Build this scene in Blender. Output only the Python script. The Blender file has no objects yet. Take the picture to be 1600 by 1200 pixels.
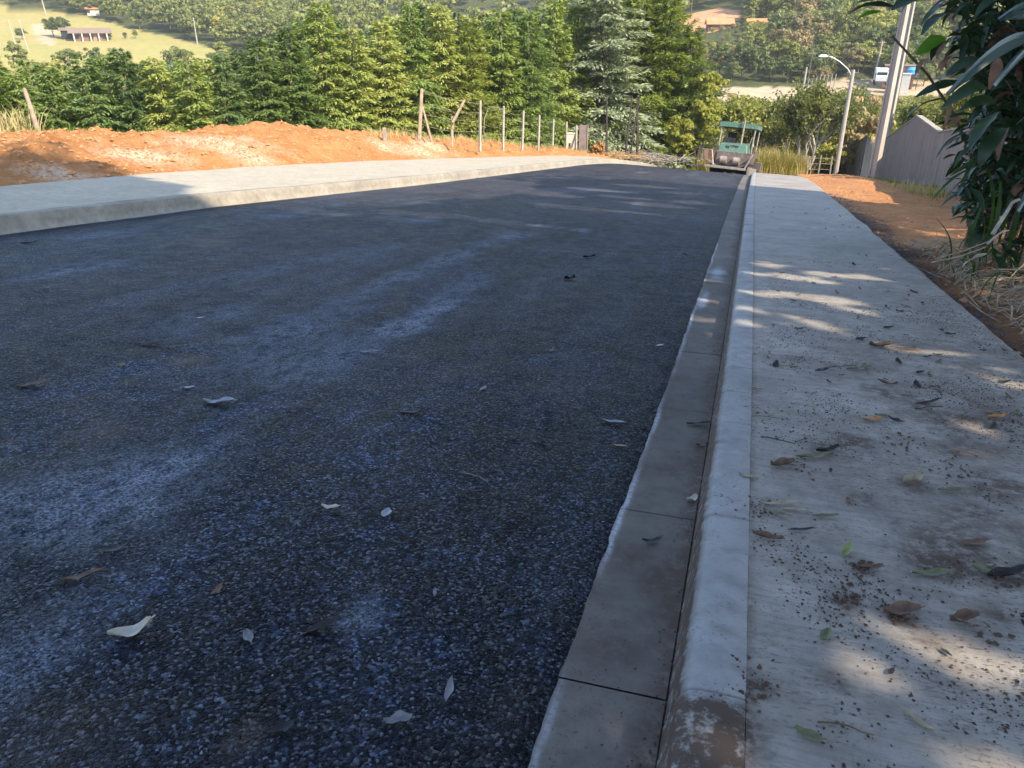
import bpy, bmesh, math, random
import numpy as np
from mathutils import Vector, Matrix, noise as mnoise

# ------------------------------------------------------------------ camera, world, sun
SC = bpy.context.scene
COL = SC.collection
R = math.radians
YAW, PITCH, FPX, CAMH = R(17.1), R(25.0), 1202.0, 1.5
cam_d = bpy.data.cameras.new("camera"); cam = bpy.data.objects.new("camera", cam_d); COL.objects.link(cam)
cam.location = (0, 0, CAMH); cam.rotation_euler = (math.pi / 2 - PITCH, 0, YAW)
cam_d.sensor_width = 36; cam_d.lens = FPX / 1600 * 36; cam_d.clip_end = 4000; cam_d.clip_start = 0.05
SC.camera = cam
SUN_AZ, SUN_EL = R(117), R(43)
w = bpy.data.worlds.new("World"); SC.world = w; w.use_nodes = True
nt = w.node_tree; bg = nt.nodes["Background"]
sky = nt.nodes.new("ShaderNodeTexSky"); sky.sky_type = 'NISHITA'; sky.sun_disc = False
sky.sun_elevation = SUN_EL; sky.sun_rotation = SUN_AZ; sky.air_density = 1.0; sky.dust_density = 0.6; sky.ozone_density = 1.3
nt.links.new(sky.outputs[0], bg.inputs[0]); bg.inputs[1].default_value = 0.15
sl = bpy.data.lights.new("sun", 'SUN'); sl.energy = 3.2; sl.angle = R(0.55); sl.color = (1.0, 0.875, 0.69)
so = bpy.data.objects.new("sun", sl); COL.objects.link(so)
SUNV = Vector((math.sin(SUN_AZ) * math.cos(SUN_EL), math.cos(SUN_AZ) * math.cos(SUN_EL), math.sin(SUN_EL)))
so.rotation_euler = (-SUNV).to_track_quat('-Z', 'Y').to_euler(); so.location = (30, -10, 40)
SC.view_settings.view_transform = 'Standard'; SC.view_settings.look = 'None'
SC.view_settings.exposure = 1.65; SC.view_settings.gamma = 1
SC.render.engine = 'CYCLES'
SC.cycles.max_bounces = 6; SC.cycles.diffuse_bounces = 3; SC.cycles.transmission_bounces = 3
SC.cycles.transparent_max_bounces = 8; SC.cycles.use_denoising = True
rng = np.random.default_rng(7); random.seed(7)

# ------------------------------------------------------------------ geometry of the place
# X runs across the road (right positive), Y along it, the camera stands over the origin
G0 = -0.12215
CF = np.array([-math.sin(YAW) * math.cos(PITCH), math.cos(YAW) * math.cos(PITCH), -math.sin(PITCH)])
CR = np.array([math.cos(YAW), math.sin(YAW), 0.0])
CU = np.cross(CR, CF)
def at(px, py, d):
    """a point d metres in front of the camera plane (used once, to survey the plan)"""
    return np.array([0, 0, CAMH]) + d * (CF + CR * (px - 800) / FPX + CU * (600 - py) / FPX)
def itp(tab):
    a = np.array(tab, float); return lambda y: np.interp(y, a[:, 0], a[:, 1])
LE = itp([(-8, -8.5), (7, -8.85), (11, -8.9), (15, -8.6), (20, -8.2), (27, -8.0), (36, -7.7), (42, -7.0), (46, -6.3), (52, -4.8), (60, -2), (70, 2)])
RE = itp([(-8, -.33), (5, -.36), (18, -.42), (30, -.42), (38, -.38), (46, .3), (52, 1.5), (60, 4.2), (70, 8)])
LB = itp([(-8, -11.6), (0, -11.6), (5, -11.8), (9.7, -12.0), (11.8, -12.4), (14.2, -12.75), (18.6, -13.1), (25.5, -12.7), (32.5, -11.5), (42.5, -9.5), (50, -7.6), (60, -4), (70, 0)])
RB = itp([(-8, 1.86), (5.5, 1.88), (14, 1.91), (20, 1.93), (28, 1.93), (34, 1.78), (40, 1.7), (46, 2.2), (52, 3.4), (60, 6.2), (70, 10)])
def sstep(v): v = np.clip(v, 0, 1); return v * v * (3 - 2 * v)
def zr(x, y):
    x = np.asarray(x, float); y = np.asarray(y, float)
    s0 = 30.5 - np.clip(x, -9, 3) * 0.9
    o = np.clip(y - s0, 0, 200); oc = np.clip(o, 0, 16)
    return G0 * y - .003 * oc ** 2 - (o - oc) * .096
FT = {-60: [(0, 0), (20, -3), (30, -5.5), (45, -8.5), (70, -13), (110, -19), (150, -21), (200, -14), (240, -7), (300, -1), (350, 4.5), (420, 14), (600, 50), (1400, 130)],
      -31: [(0, 0), (20, -2.6), (30, -5.2), (45, -8.3), (70, -13), (110, -19), (150, -21), (200, -14), (240, -7), (300, -1), (350, 4.5), (420, 14), (600, 52), (1400, 130)],
      0: [(0, 0), (30, -4.5), (45, -7), (60, -10), (100, -17), (150, -19), (220, -12), (300, 0), (420, 24), (600, 66), (1400, 150)],
      14: [(0, 0), (30, -3.7), (45, -6.3), (60, -9.5), (80, -13), (110, -15.5), (140, -13), (158, -10.9), (166, -9.9), (182, -8.6), (200, -5), (230, 0.2), (300, 10), (500, 55), (1400, 150)],
      31: [(0, 0), (20, -2.4), (30, -3.8), (45, -6.5), (60, -9), (110, -14), (140, -12), (158, -10.7), (166, -10), (182, -8.9), (200, -5), (230, 0), (300, 12), (500, 55), (1400, 150)],
      70: [(0, 0), (50, -4), (100, -4), (200, 4), (400, 22), (1400, 120)],
      180: [(0, 0), (50, 5), (150, 14), (500, 35), (1400, 70)]}
FK = [-180, -60, -31, 0, 14, 31, 70, 180]
def far(r, a):
    vals = np.array([np.interp(r, *np.array(FT[180 if k == -180 else k], float).T) for k in FK])
    a = np.degrees(a); a = (a + 180) % 360 - 180
    out = np.zeros_like(r, float)
    for i in range(len(FK) - 1):
        m = (a >= FK[i]) & (a <= FK[i + 1])
        t = (a - FK[i]) / (FK[i + 1] - FK[i])
        out = np.where(m, vals[i] * (1 - t) + vals[i + 1] * t, out)
    return out
def G(x, y):
    x = np.asarray(x, float); y = np.asarray(y, float)
    r = np.hypot(x, y); a = np.arctan2(x, y) + YAW
    wl = sstep((LB(y) - 4 - x) / 12); wr = sstep((x - 10) / 12); wy = sstep((y - 47) / 16)
    ww = np.maximum(np.maximum(wl, wr), wy)
    und = 0.5 * np.sin(x * .07 + 1.3) * np.cos(y * .061) * sstep((r - 60) / 60)
    return (1 - ww) * (zr(x, y) - .30) + ww * far(r, a) + und
def gz(x, y): return float(G(x, y))
def polar(az_deg, r):
    a = R(az_deg) - YAW; return r * math.sin(a), r * math.cos(a)
def px_az(px): return math.degrees(math.atan((px - 800) / 1326.0))
def pxr(px, r):
    x, y = polar(px_az(px), r); return x, y
def plane(px, py, dz=0.0):
    """survey a spot on the sloping road plane"""
    d = CF + CR * (px - 800) / FPX + CU * (600 - py) / FPX
    n = np.array([0, -G0, 1.0]); k = -(n @ np.array([0, 0, CAMH - dz])) / (n @ d)
    p = np.array([0, 0, CAMH]) + k * d
    return float(p[0]), float(p[1])

# ------------------------------------------------------------------ node helpers
class NT:
    def __init__(s, name):
        s.m = bpy.data.materials.new(name); s.m.use_nodes = True; s.t = s.m.node_tree
        s.b = s.t.nodes["Principled BSDF"]; s.out = s.t.nodes["Material Output"]
    def n(s, ty, **kw):
        o = s.t.nodes.new(ty)
        for k, v in kw.items(): setattr(o, k, v)
        return o
    def put(s, sock, v):
        if isinstance(v, bpy.types.NodeSocket): s.t.links.new(v, sock)
        elif isinstance(v, (tuple, list)) and len(v) == 3 and sock.type == 'RGBA': sock.default_value = (*v, 1)
        else: sock.default_value = v
    def co(s, scale=(1, 1, 1), kind='Object', rot=(0, 0, 0)):
        c = s.n("ShaderNodeTexCoord"); mp = s.n("ShaderNodeMapping")
        s.t.links.new(c.outputs[kind], mp.inputs[0]); mp.inputs['Scale'].default_value = scale; mp.inputs['Rotation'].default_value = rot
        return mp.outputs[0]
    def noise(s, sc, det=4, rough=.55, vec=None, dist=0):
        o = s.n("ShaderNodeTexNoise"); o.inputs['Scale'].default_value = sc; o.inputs['Detail'].default_value = det
        o.inputs['Roughness'].default_value = rough; o.inputs['Distortion'].default_value = dist
        s.t.links.new(vec if vec else s.co(), o.inputs['Vector']); return o.outputs['Fac']
    def voro(s, sc, vec=None, feat='F1', out='Distance', rnd=1):
        o = s.n("ShaderNodeTexVoronoi"); o.feature = feat; o.inputs['Scale'].default_value = sc; o.inputs['Randomness'].default_value = rnd
        s.t.links.new(vec if vec else s.co(), o.inputs['Vector']); return o.outputs[out]
    def ramp(s, f, stops, interp='LINEAR'):
        o = s.n("ShaderNodeValToRGB"); e = o.color_ramp.elements; o.color_ramp.interpolation = interp
        while len(e) < len(stops): e.new(0.5)
        for i, (p, c) in enumerate(stops):
            e[i].position = p; e[i].color = (*(c if isinstance(c, (tuple, list)) else (c, c, c)), 1)
        s.put(o.inputs[0], f); return o.outputs[0]
    def mix(s, f, a, b, mode='MIX'):
        o = s.n("ShaderNodeMix"); o.data_type = 'RGBA'; o.blend_type = mode
        s.put(o.inputs[0], f); s.put(o.inputs[6], a); s.put(o.inputs[7], b); return o.outputs[2]
    def math(s, op, a, b=0.0, clamp=False):
        o = s.n("ShaderNodeMath"); o.operation = op; o.use_clamp = clamp; s.put(o.inputs[0], a); s.put(o.inputs[1], b); return o.outputs[0]
    def attr(s, name):
        o = s.n("ShaderNodeAttribute"); o.attribute_name = name; return o.outputs['Fac']
    def rnd(s): return s.n("ShaderNodeObjectInfo").outputs['Random']
    def bump(s, h, strength=.5, dist=.01, prev=None):
        o = s.n("ShaderNodeBump"); o.inputs['Strength'].default_value = strength; o.inputs['Distance'].default_value = dist
        s.put(o.inputs['Height'], h)
        if prev: s.t.links.new(prev, o.inputs['Normal'])
        return o.outputs[0]
    def fin(s, col=None, rough=None, normal=None, spec=None, metal=None):
        if col is not None: s.put(s.b.inputs['Base Color'], col)
        if rough is not None: s.put(s.b.inputs['Roughness'], rough)
        if normal is not None: s.put(s.b.inputs['Normal'], normal)
        if spec is not None: s.put(s.b.inputs['Specular IOR Level'], spec)
        if metal is not None: s.put(s.b.inputs['Metallic'], metal)
        return s.m

def leafmat(name, cols, trans=.3, scale=1.2, rough=.5, spec=.3, var=.5):
    t = NT(name)
    f = t.math('ADD', t.math('MULTIPLY', t.noise(scale, 3), 1 - var * .5), t.math('MULTIPLY', t.rnd(), var * .6))
    k = len(cols)
    c = t.ramp(f, [(.28 + .5 * i / max(1, k - 1), cols[i]) for i in range(k)])
    t.fin(c, rough, spec=spec)
    tr = t.n("ShaderNodeBsdfTranslucent"); mx = t.n("ShaderNodeMixShader"); mx.inputs[0].default_value = trans
    t.t.links.new(t.mix(1.0, c, (1.3, 1.35, .6), 'MULTIPLY'), tr.inputs[0])
    t.t.links.new(t.b.outputs[0], mx.inputs[1]); t.t.links.new(tr.outputs[0], mx.inputs[2]); t.t.links.new(mx.outputs[0], t.out.inputs[0])
    return t.m
def plain(name, col, rough=.7, metal=0, vary=.25, scale=3, spec=.4, bump=0, dirt=None):
    t = NT(name); f = t.noise(scale, 5, .6)
    c = t.mix(t.ramp(f, [(.3, 0), (.7, 1)]), tuple(v * (1 - vary) for v in col), tuple(min(1, v * (1 + vary)) for v in col))
    if dirt:
        c = t.mix(t.ramp(t.noise(scale * 2.3, 6, .7), [(.48, 0), (.62, 1)]), c, dirt)
    nrm = t.bump(t.noise(scale * 12, 4), bump, .01) if bump else None
    return t.fin(c, rough, nrm, spec, metal)

# asphalt: sky-tinted dark binder, angular stones with painted glints, streaks of dust and painted sheen
def m_asphalt():
    t = NT("asphalt")
    v = t.co()
    wob = t.n("ShaderNodeVectorMath"); wob.operation = 'ADD'
    nz = t.n("ShaderNodeTexNoise"); nz.inputs['Scale'].default_value = 40; t.t.links.new(v, nz.inputs['Vector'])
    sc_ = t.n("ShaderNodeVectorMath"); sc_.operation = 'SCALE'; sc_.inputs[3].default_value = .012
    t.t.links.new(nz.outputs['Color'], sc_.inputs[0]); t.t.links.new(v, wob.inputs[0]); t.t.links.new(sc_.outputs[0], wob.inputs[1])
    v2 = wob.outputs[0]
    big = t.voro(108, v2); sm = t.voro(240, v2); cellc = t.voro(108, v2, out='Color')
    cell = t.n("ShaderNodeSeparateColor"); t.t.links.new(cellc, cell.inputs[0])
    clump = t.noise(5.0, 5, .6); broad = t.noise(.9, 4, .6)
    base = t.mix(t.ramp(clump, [(.35, 0), (.68, 1)]), (.006, .010, .021), (.018, .028, .056))  # bluish tone holds the reflected sky as colour
    base = t.mix(t.ramp(broad, [(.35, 0), (.65, .55)]), base, (.022, .032, .062))
    c2 = t.n("ShaderNodeSeparateColor"); t.t.links.new(t.voro(46, v2, out='Color'), c2.inputs[0])
    br = t.ramp(cell.outputs[0], [(.0, .10), (.5, .25), (.78, .6), (.92, 2.2), (1.0, 4.6)]); br2 = t.ramp(c2.outputs[0], [(0, .25), (.7, .6), (.93, 1.4), (1, 4.0)])  # stone tones, with sky glints painted into the brightest cells
    sn = t.n("ShaderNodeVectorMath"); sn.operation = 'SCALE'; t.t.links.new(base, sn.inputs[0]); t.put(sn.inputs[3], t.math('ADD', t.math('MULTIPLY', br, .62), t.math('MULTIPLY', br2, .45))); base = sn.outputs[0]
    stk = t.noise(1.0, 6, .7, t.co((2.6, .22, 1))); lump_ = t.noise(3.2, 5, .7)
    sn2 = t.n("ShaderNodeVectorMath"); sn2.operation = 'SCALE'; t.t.links.new(base, sn2.inputs[0]); t.put(sn2.inputs[3], t.math('MULTIPLY', t.ramp(stk, [(.36, .5), (.5, .95), (.66, 2.0)]), t.ramp(lump_, [(.35, .65), (.62, 1.45)]))); base = sn2.outputs[0]
    d = t.attr("dust_sheen")
    fine = t.math('MULTIPLY', t.ramp(t.noise(75, 4, .7), [(.40, .10), (.60, 1)]), t.ramp(t.noise(11, 8, .8, t.co((1, .55, 1))), [(.38, .12), (.53, 1)]))
    base = t.mix(t.math('MULTIPLY', d, fine, True), base, (.38, .42, .50))
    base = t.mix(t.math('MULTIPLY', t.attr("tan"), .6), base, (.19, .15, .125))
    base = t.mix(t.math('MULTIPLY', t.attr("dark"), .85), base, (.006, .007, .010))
    rough = t.math('ADD', t.ramp(clump, [(.3, .42), (.7, .62)]), t.math('MULTIPLY', d, .25))
    h = t.math('ADD', t.math('MULTIPLY', big, -1.0), t.math('MULTIPLY', sm, -.45))
    tilt = t.math('MULTIPLY', cell.outputs[1], .8)
    h = t.math('ADD', h, tilt)
    n1 = t.bump(h, 1.0, .013)
    n2 = t.bump(t.noise(14, 5, .65), .8, .05, n1)
    spc = t.math('ADD', t.ramp(cell.outputs[0], [(.0, .05), (.5, .10), (.84, .30), (1, .9)]), t.math('MULTIPLY', t.ramp(broad, [(.4, 0), (.65, 1)]), .05))
    return t.fin(base, rough, n2, spc)
M_ASPH = m_asphalt()

def m_concrete(name, light, dark, mud_shade_col=(.075, .05, .036), lines=True, specks=True, joint=None, roughness=.75, attr_mud_shade=True):
    t = NT(name)
    a = t.noise(1.3, 5, .6); b = t.noise(9, 6, .65)
    c = t.mix(t.ramp(a, [(.3, 0), (.7, 1)]), dark, light)
    c = t.mix(t.ramp(b, [(.42, .0), (.72, .6)]), c, tuple(v * .6 for v in dark))
    if lines:
        ln = t.noise(1.0, 6, .72, t.co((3.2, 36, 1), rot=(0, 0, .02)), .4)
        c = t.mix(t.ramp(ln, [(.40, .34), (.52, 0)]), c, tuple(v * .5 for v in dark))
    if specks:
        sp = t.noise(70, 4, .6, t.co((1, .8, 1))); cl = t.noise(2.6, 5, .65)
        mk = t.math('MULTIPLY', t.ramp(sp, [(.60, 0), (.67, 1)]), t.ramp(cl, [(.42, 0), (.58, 1)]))
        c = t.mix(t.math('MULTIPLY', mk, .75), c, (.04, .033, .03))
        st_ = t.math('MULTIPLY', t.ramp(t.noise(3.5, 7, .75), [(.42, 0), (.60, .62)]), t.math('ADD', t.attr('litter'), .15), True)
        c = t.mix(st_, c, (.145, .105, .075))
        s2 = t.noise(40, 4, .6, t.co((1, 2.1, 1), rot=(0, 0, .3))); k2 = t.math('MULTIPLY', t.ramp(s2, [(.565, 0), (.61, 1)]), t.ramp(t.noise(1.7, 6, .7), [(.40, .12), (.55, 1)]))
        c = t.mix(t.math('MULTIPLY', k2, t.math('ADD', t.attr('litter'), .12), True), c, (.05, .04, .034))
    if attr_mud_shade:
        md = t.math('MULTIPLY', t.math('MULTIPLY', t.attr("mud"), 1.5), t.ramp(t.noise(22, 7, .75), [(.38, .2), (.54, 1)]), True)
        c = t.mix(md, c, mud_shade_col)
        c = t.mix(t.math('MULTIPLY', t.attr("pale"), t.ramp(t.noise(60, 4, .7), [(.35, .3), (.55, 1)]), True), c, (.48, .49, .52))
    h = t.math('ADD', t.noise(70, 5, .7), t.math('MULTIPLY', b, .8))
    if lines: h = t.math('ADD', h, t.math('MULTIPLY', ln, .7))
    return t.fin(c, roughness, t.bump(h, .45, .006), .3)
M_WALK = m_concrete("sidewalk concrete", (.40, .36, .31), (.25, .225, .195))
M_KERB = m_concrete("kerb cement", (.36, .35, .335), (.26, .25, .24), lines=False, specks=True)
M_GUT = m_concrete("gutter concrete", (.195, .162, .135), (.10, .085, .072), lines=False)
M_LKERB = m_concrete("old kerb cement", (.36, .32, .25), (.23, .20, .155), lines=False, specks=False, attr_mud_shade=False)
M_LWALK = m_concrete("far sidewalk concrete", (.47, .405, .30), (.38, .33, .245), attr_mud_shade=False, specks=False)

def m_soil(name, c1, c2, pale, peb=.5, attr=True):
    t = NT(name)
    a = t.noise(.9, 6, .62); b = t.noise(7, 6, .7); f = t.noise(38, 4, .7)
    c = t.mix(t.ramp(a, [(.3, 0), (.7, 1)]), c1, c2)
    c = t.mix(t.ramp(b, [(.5, 0), (.72, .55)]), c, tuple(v * .5 for v in c1))
    c = t.mix(t.ramp(t.noise(2.2, 6, .7), [(.56, 0), (.68, peb)]), c, pale)
    if attr:
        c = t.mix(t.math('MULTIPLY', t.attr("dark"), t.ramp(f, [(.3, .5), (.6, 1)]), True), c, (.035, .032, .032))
        c = t.mix(t.math('MULTIPLY', t.attr("pale"), t.ramp(t.noise(11, 5, .7), [(.42, 0), (.52, 1)]), True), c, (.72, .52, .36))
    h = t.math('ADD', t.math('ADD', f, b), t.noise(110, 3, .6))
    return t.fin(c, .95, t.bump(h, .8, .05), .1)
M_SOIL = m_soil("orange soil", (.43, .18, .062), (.57, .275, .105), (.64, .43, .25))

def m_ground():
    t = NT("hillside ground")
    f = t.noise(.05, 6, .6); g = t.noise(.6, 6, .65)
    wood = t.mix(t.ramp(g, [(.35, 0), (.65, 1)]), (.035, .05, .02), (.095, .10, .04))
    fld = t.mix(t.ramp(g, [(.3, 0), (.7, 1)]), (.30, .235, .085), (.40, .325, .13))
    fld = t.mix(t.ramp(f, [(.4, 0), (.65, .6)]), fld, (.24, .26, .08))
    so_ = t.mix(t.ramp(g, [(.3, 0), (.7, 1)]), (.44, .19, .08), (.60, .36, .22))
    di_ = t.mix(t.ramp(g, [(.3, 0), (.7, 1)]), (.36, .28, .18), (.48, .38, .25))
    c = t.mix(t.attr("field"), wood, fld); c = t.mix(t.attr("soil"), c, so_); c = t.mix(t.attr("dirt"), c, di_)
    return t.fin(c, .95, t.bump(t.noise(3, 6, .7), .6, .3), .1)
M_GROUND = m_ground()

# ------------------------------------------------------------------ mesh helpers
def new_obj(name, me, mat=None, parent=None):
    o = bpy.data.objects.new(name, me); COL.objects.link(o)
    if mat is not None:
        for m_ in (mat if isinstance(mat, (list, tuple)) else [mat]): me.materials.append(m_)
    if parent is not None: o.parent = parent
    return o
def mesh_np(name, V, F, smooth=False):
    V = np.asarray(V, np.float32); F = np.asarray(F, np.int32)
    me = bpy.data.meshes.new(name); k = F.shape[1]
    me.vertices.add(len(V)); me.vertices.foreach_set("co", V.ravel())
    me.loops.add(F.size); me.loops.foreach_set("vertex_index", F.ravel())
    me.polygons.add(len(F)); me.polygons.foreach_set("loop_start", np.arange(0, F.size, k, dtype=np.int32))
    if smooth: me.polygons.foreach_set("use_smooth", np.ones(len(F), bool))
    me.update(calc_edges=True); me.validate(); return me
def grid_mesh(name, X, Y, Z, attrs=None, smooth=True, flip=False):
    n, m = X.shape
    V = np.stack([X, Y, Z], -1).reshape(-1, 3)
    i = np.arange(n * m).reshape(n, m)
    F = np.stack([i[:-1, :-1], i[:-1, 1:], i[1:, 1:], i[1:, :-1]], -1).reshape(-1, 4)
    if flip: F = F[:, ::-1]
    me = mesh_np(name, V, F, smooth)
    for k, a in (attrs or {}).items():
        at_ = me.attributes.new(k, 'FLOAT', 'POINT'); at_.data.foreach_set("value", np.asarray(a, np.float32).ravel())
    return me
class MB:
    def __init__(s): s.v = []; s.f = []
    def add(s, V, F):
        b = len(s.v); s.v += [tuple(map(float, p)) for p in V]; s.f += [tuple(b + i for i in f) for f in F]
    def box(s, c, d, rz=0, taper=1, M=None):
        P = []
        for z in (-.5, .5):
            k = taper if z > 0 else 1
            for x, y in ((-.5, -.5), (.5, -.5), (.5, .5), (-.5, .5)):
                px, py = x * d[0] * k, y * d[1] * k
                p = Vector((px * math.cos(rz) - py * math.sin(rz), px * math.sin(rz) + py * math.cos(rz), z * d[2]))
                if M: p = M @ p
                P.append(p + Vector(c))
        s.add(P, [(0, 3, 2, 1), (4, 5, 6, 7), (0, 1, 5, 4), (1, 2, 6, 5), (2, 3, 7, 6), (3, 0, 4, 7)])
    def tube(s, pts, rad, n=6, cap=True):
        pts = [Vector(p) for p in pts]
        if not isinstance(rad, (list, tuple)): rad = [rad] * len(pts)
        b = len(s.v); up = Vector((0, 0, 1))
        for i, p in enumerate(pts):
            d = (pts[min(i + 1, len(pts) - 1)] - pts[max(i - 1, 0)]).normalized()
            a = d.cross(up if abs(d.z) < .95 else Vector((1, 0, 0))).normalized(); c = d.cross(a)
            for k in range(n):
                t = 2 * math.pi * k / n; s.v.append(tuple(p + (a * math.cos(t) + c * math.sin(t)) * rad[i]))
        for i in range(len(pts) - 1):
            for k in range(n):
                q = b + i * n; k2 = (k + 1) % n; s.f.append((q + k, q + k2, q + n + k2, q + n + k))
        if cap:
            s.f.append(tuple(b + k for k in range(n))[::-1]); s.f.append(tuple(b + (len(pts) - 1) * n + k for k in range(n)))
    def prism(s, prof, axis, a, b):
        """closed 2D profile extruded along an axis; prof coordinates are the two other axes in order"""
        n = len(prof)
        def mk(p, q):
            l = list(p); l.insert(axis, q); return l
        V = [mk(p, a) for p in prof] + [mk(p, b) for p in prof]
        s.add(V, [tuple(range(n))[::-1], tuple(range(n, 2 * n))] + [(i, (i + 1) % n, n + (i + 1) % n, n + i) for i in range(n)])
    def build(s, name, mat, parent=None, smooth=False, bevel=0):
        me = bpy.data.meshes.new(name); me.from_pydata(s.v, [], s.f)
        bm = bmesh.new(); bm.from_mesh(me); bmesh.ops.recalc_face_normals(bm, faces=bm.faces)
        if bevel: bmesh.ops.bevel(bm, geom=bm.edges[:], offset=bevel, segments=2, affect='EDGES', profile=.5)
        bm.to_mesh(me); bm.free()
        if smooth:
            for p in me.polygons: p.use_smooth = True
        return new_obj(name, me, mat, parent)
def tag(o, label=None, cat=None, group=None, kind=None):
    if label: o["label"] = label
    if cat: o["category"] = cat
    if group: o["group"] = group
    if kind: o["kind"] = kind
    return o
def empty(name, loc, rz=0):
    o = bpy.data.objects.new(name, None); COL.objects.link(o); o.location = loc; o.rotation_euler = (0, 0, rz); o.empty_display_size = .2
    return o
def copy_tree(o, parent=None):
    c = o.copy(); COL.objects.link(c)
    if parent is not None: c.parent = parent
    for ch in list(o.children): copy_tree(ch, c)
    return c
def fb(x, y, s=1.0, o=4, seed=0.0):
    """scalar fractal noise on arrays, about -1..1"""
    x = np.asarray(x, float); y = np.asarray(y, float); out = np.zeros(x.shape); amp = 1.0; tot = 0
    fx, fy = x * s + seed * 13.7, y * s + seed * 7.1
    for k in range(o):
        xi = np.floor(fx).astype(np.int64); yi = np.floor(fy).astype(np.int64); tx = fx - xi; ty = fy - yi
        tx = tx * tx * (3 - 2 * tx); ty = ty * ty * (3 - 2 * ty)
        def h(a, b):
            n = (a * 374761393 + b * 668265263 + int(k * 97 + seed * 1013) * 144665) & 0xffffffff
            n = ((n ^ (n >> 13)) * 1274126177) & 0xffffffff; return ((n ^ (n >> 16)) & 0xffff) / 32767.5 - 1
        v = (h(xi, yi) * (1 - tx) + h(xi + 1, yi) * tx) * (1 - ty) + (h(xi, yi + 1) * (1 - tx) + h(xi + 1, yi + 1) * tx) * ty
        out += v * amp; tot += amp; amp *= .5; fx *= 2.03; fy *= 2.03
    return out / tot

# ------------------------------------------------------------------ the ground sheet
def inpoly(x, y, poly):
    ins = np.zeros(np.shape(x), bool); n = len(poly)
    for i in range(n):
        x1, y1 = poly[i]; x2, y2 = poly[(i + 1) % n]
        c = ((y1 > y) != (y2 > y)) & (x < (x2 - x1) * (y - y1) / (y2 - y1 + 1e-9) + x1); ins ^= c
    return ins
def azpoly(l): return [pxr(px, r) for px, r in l]
FIELD = azpoly([(-120, 225), (60, 232), (160, 236), (240, 240), (310, 232), (370, 244), (340, 262), (260, 290), (190, 318), (130, 350), (60, 372), (-20, 375), (-140, 370)])
FIELD2 = azpoly([(710, 300), (830, 300), (830, 330), (700, 330)])
SOILP = azpoly([(1066, 236), (1110, 232), (1150, 242), (1158, 268), (1120, 276), (1062, 272)])
SANDP = azpoly([(52, 285), (70, 268), (84, 285), (84, 325), (50, 325)])
DIRTP = azpoly([(1120, 158), (1160, 156), (1230, 160), (1300, 166), (1400, 166), (1620, 164), (1620, 182), (1420, 185), (1340, 184), (1250, 176), (1190, 172), (1140, 168)])
SOILP2 = azpoly([(1350, 250), (1370, 235), (1384, 250), (1380, 300), (1352, 300)])
def soft(x, y, poly, seed):
    jx = x + fb(x, y, .12, 3, seed) * 3.0; jy = y + fb(x, y, .12, 3, seed + 5) * 3.0
    return inpoly(jx, jy, poly).astype(float)
rad = np.concatenate([[0.3], np.geomspace(1.5, 60, 70), np.linspace(62, 330, 130), np.geomspace(336, 1300, 26)])
azs = np.radians(np.concatenate([np.linspace(-180, -42, 50)[:-1], np.linspace(-42, 42, 260), np.linspace(42, 180, 50)[1:]]))
RR, AA = np.meshgrid(rad, azs, indexing='ij')
GX = RR * np.sin(AA - YAW); GY = RR * np.cos(AA - YAW)
GZ = G(GX, GY) + fb(GX, GY, .25, 4, 2) * .25 * sstep((RR - 45) / 30)
ga = {"field": np.maximum(soft(GX, GY, FIELD, 1), soft(GX, GY, FIELD2, 3)), "soil": np.maximum(soft(GX, GY, SOILP, 2), soft(GX, GY, SOILP2, 6)),
      "dirt": np.maximum(soft(GX, GY, DIRTP, 4), soft(GX, GY, SANDP, 4))}
tag(new_obj("ground", grid_mesh("ground", GX, GY, GZ, ga), M_GROUND), kind="structure")

# ------------------------------------------------------------------ road, gutters, kerbs, pavements
ys = np.concatenate([np.arange(-6, .6, .12), np.arange(.6, 9, .035), np.arange(9, 20, .08), np.arange(20, 68, .3)])
vs = np.linspace(0, 1, 210)
YY, VV = np.meshgrid(ys, vs, indexing='ij')
L = LE(YY); EJ = lambda y: fb(y, y * 0, 1.2, 4, 3) * .006 + fb(y, y * 0, 16, 4, 8) * .007
Rr = RE(YY) + EJ(YY)
XX = L + (Rr - L) * VV
ZZ = zr(XX, YY) + .014 + fb(XX, YY, 1.2, 4, 1) * .006
ZZ -= .02 * sstep((XX - Rr + .06) / .06)
def blob(cx, cy, lx, ly, rot=0.0, seed=0.0, rag=.8):
    dx = XX - cx; dy = YY - cy; c, s = math.cos(rot), math.sin(rot)
    u = (dx * c + dy * s) / lx; v = (-dx * s + dy * c) / ly
    return np.clip(1.25 - np.sqrt(u * u + v * v) + fb(XX, YY, 2.5, 5, seed) * rag, 0, 1)
dust_sheen = np.zeros_like(XX)  # pale dust, and bluish sheen patches painted with the same mask
for (px, py, lx, ly, k) in [(262, 735, .10, .30, .85), (235, 790, .25, .40, .38), (60, 800, .40, .75, .32), (640, 508, .16, 1.0, .62), (700, 462, .22, 1.2, .34), (560, 965, .09, .14, .42),
                            (520, 560, .5, .7, .22), (600, 445, .25, 1.5, .34), (720, 400, .20, 2.0, .30), (105, 425, .25, 1.0, .42), (170, 368, .35, .8, .32), (430, 338, .5, .45, .75), (640, 344, .5, .4, .4),
                            (795, 370, .35, .6, .7), (908, 362, .18, .3, .8), (850, 355, .3, .3, .5), (360, 490, .4, .7, .26), (470, 520, .3, .9, .28), (930, 300, 1.2, .9, .22), (60, 1000, .2, .5, .2)]:
    cx, cy = plane(px, py); dust_sheen = np.maximum(dust_sheen, min(1.0, k * 2.1) * blob(cx, cy, lx, ly, 0.03, px * .01, .9))
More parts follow.
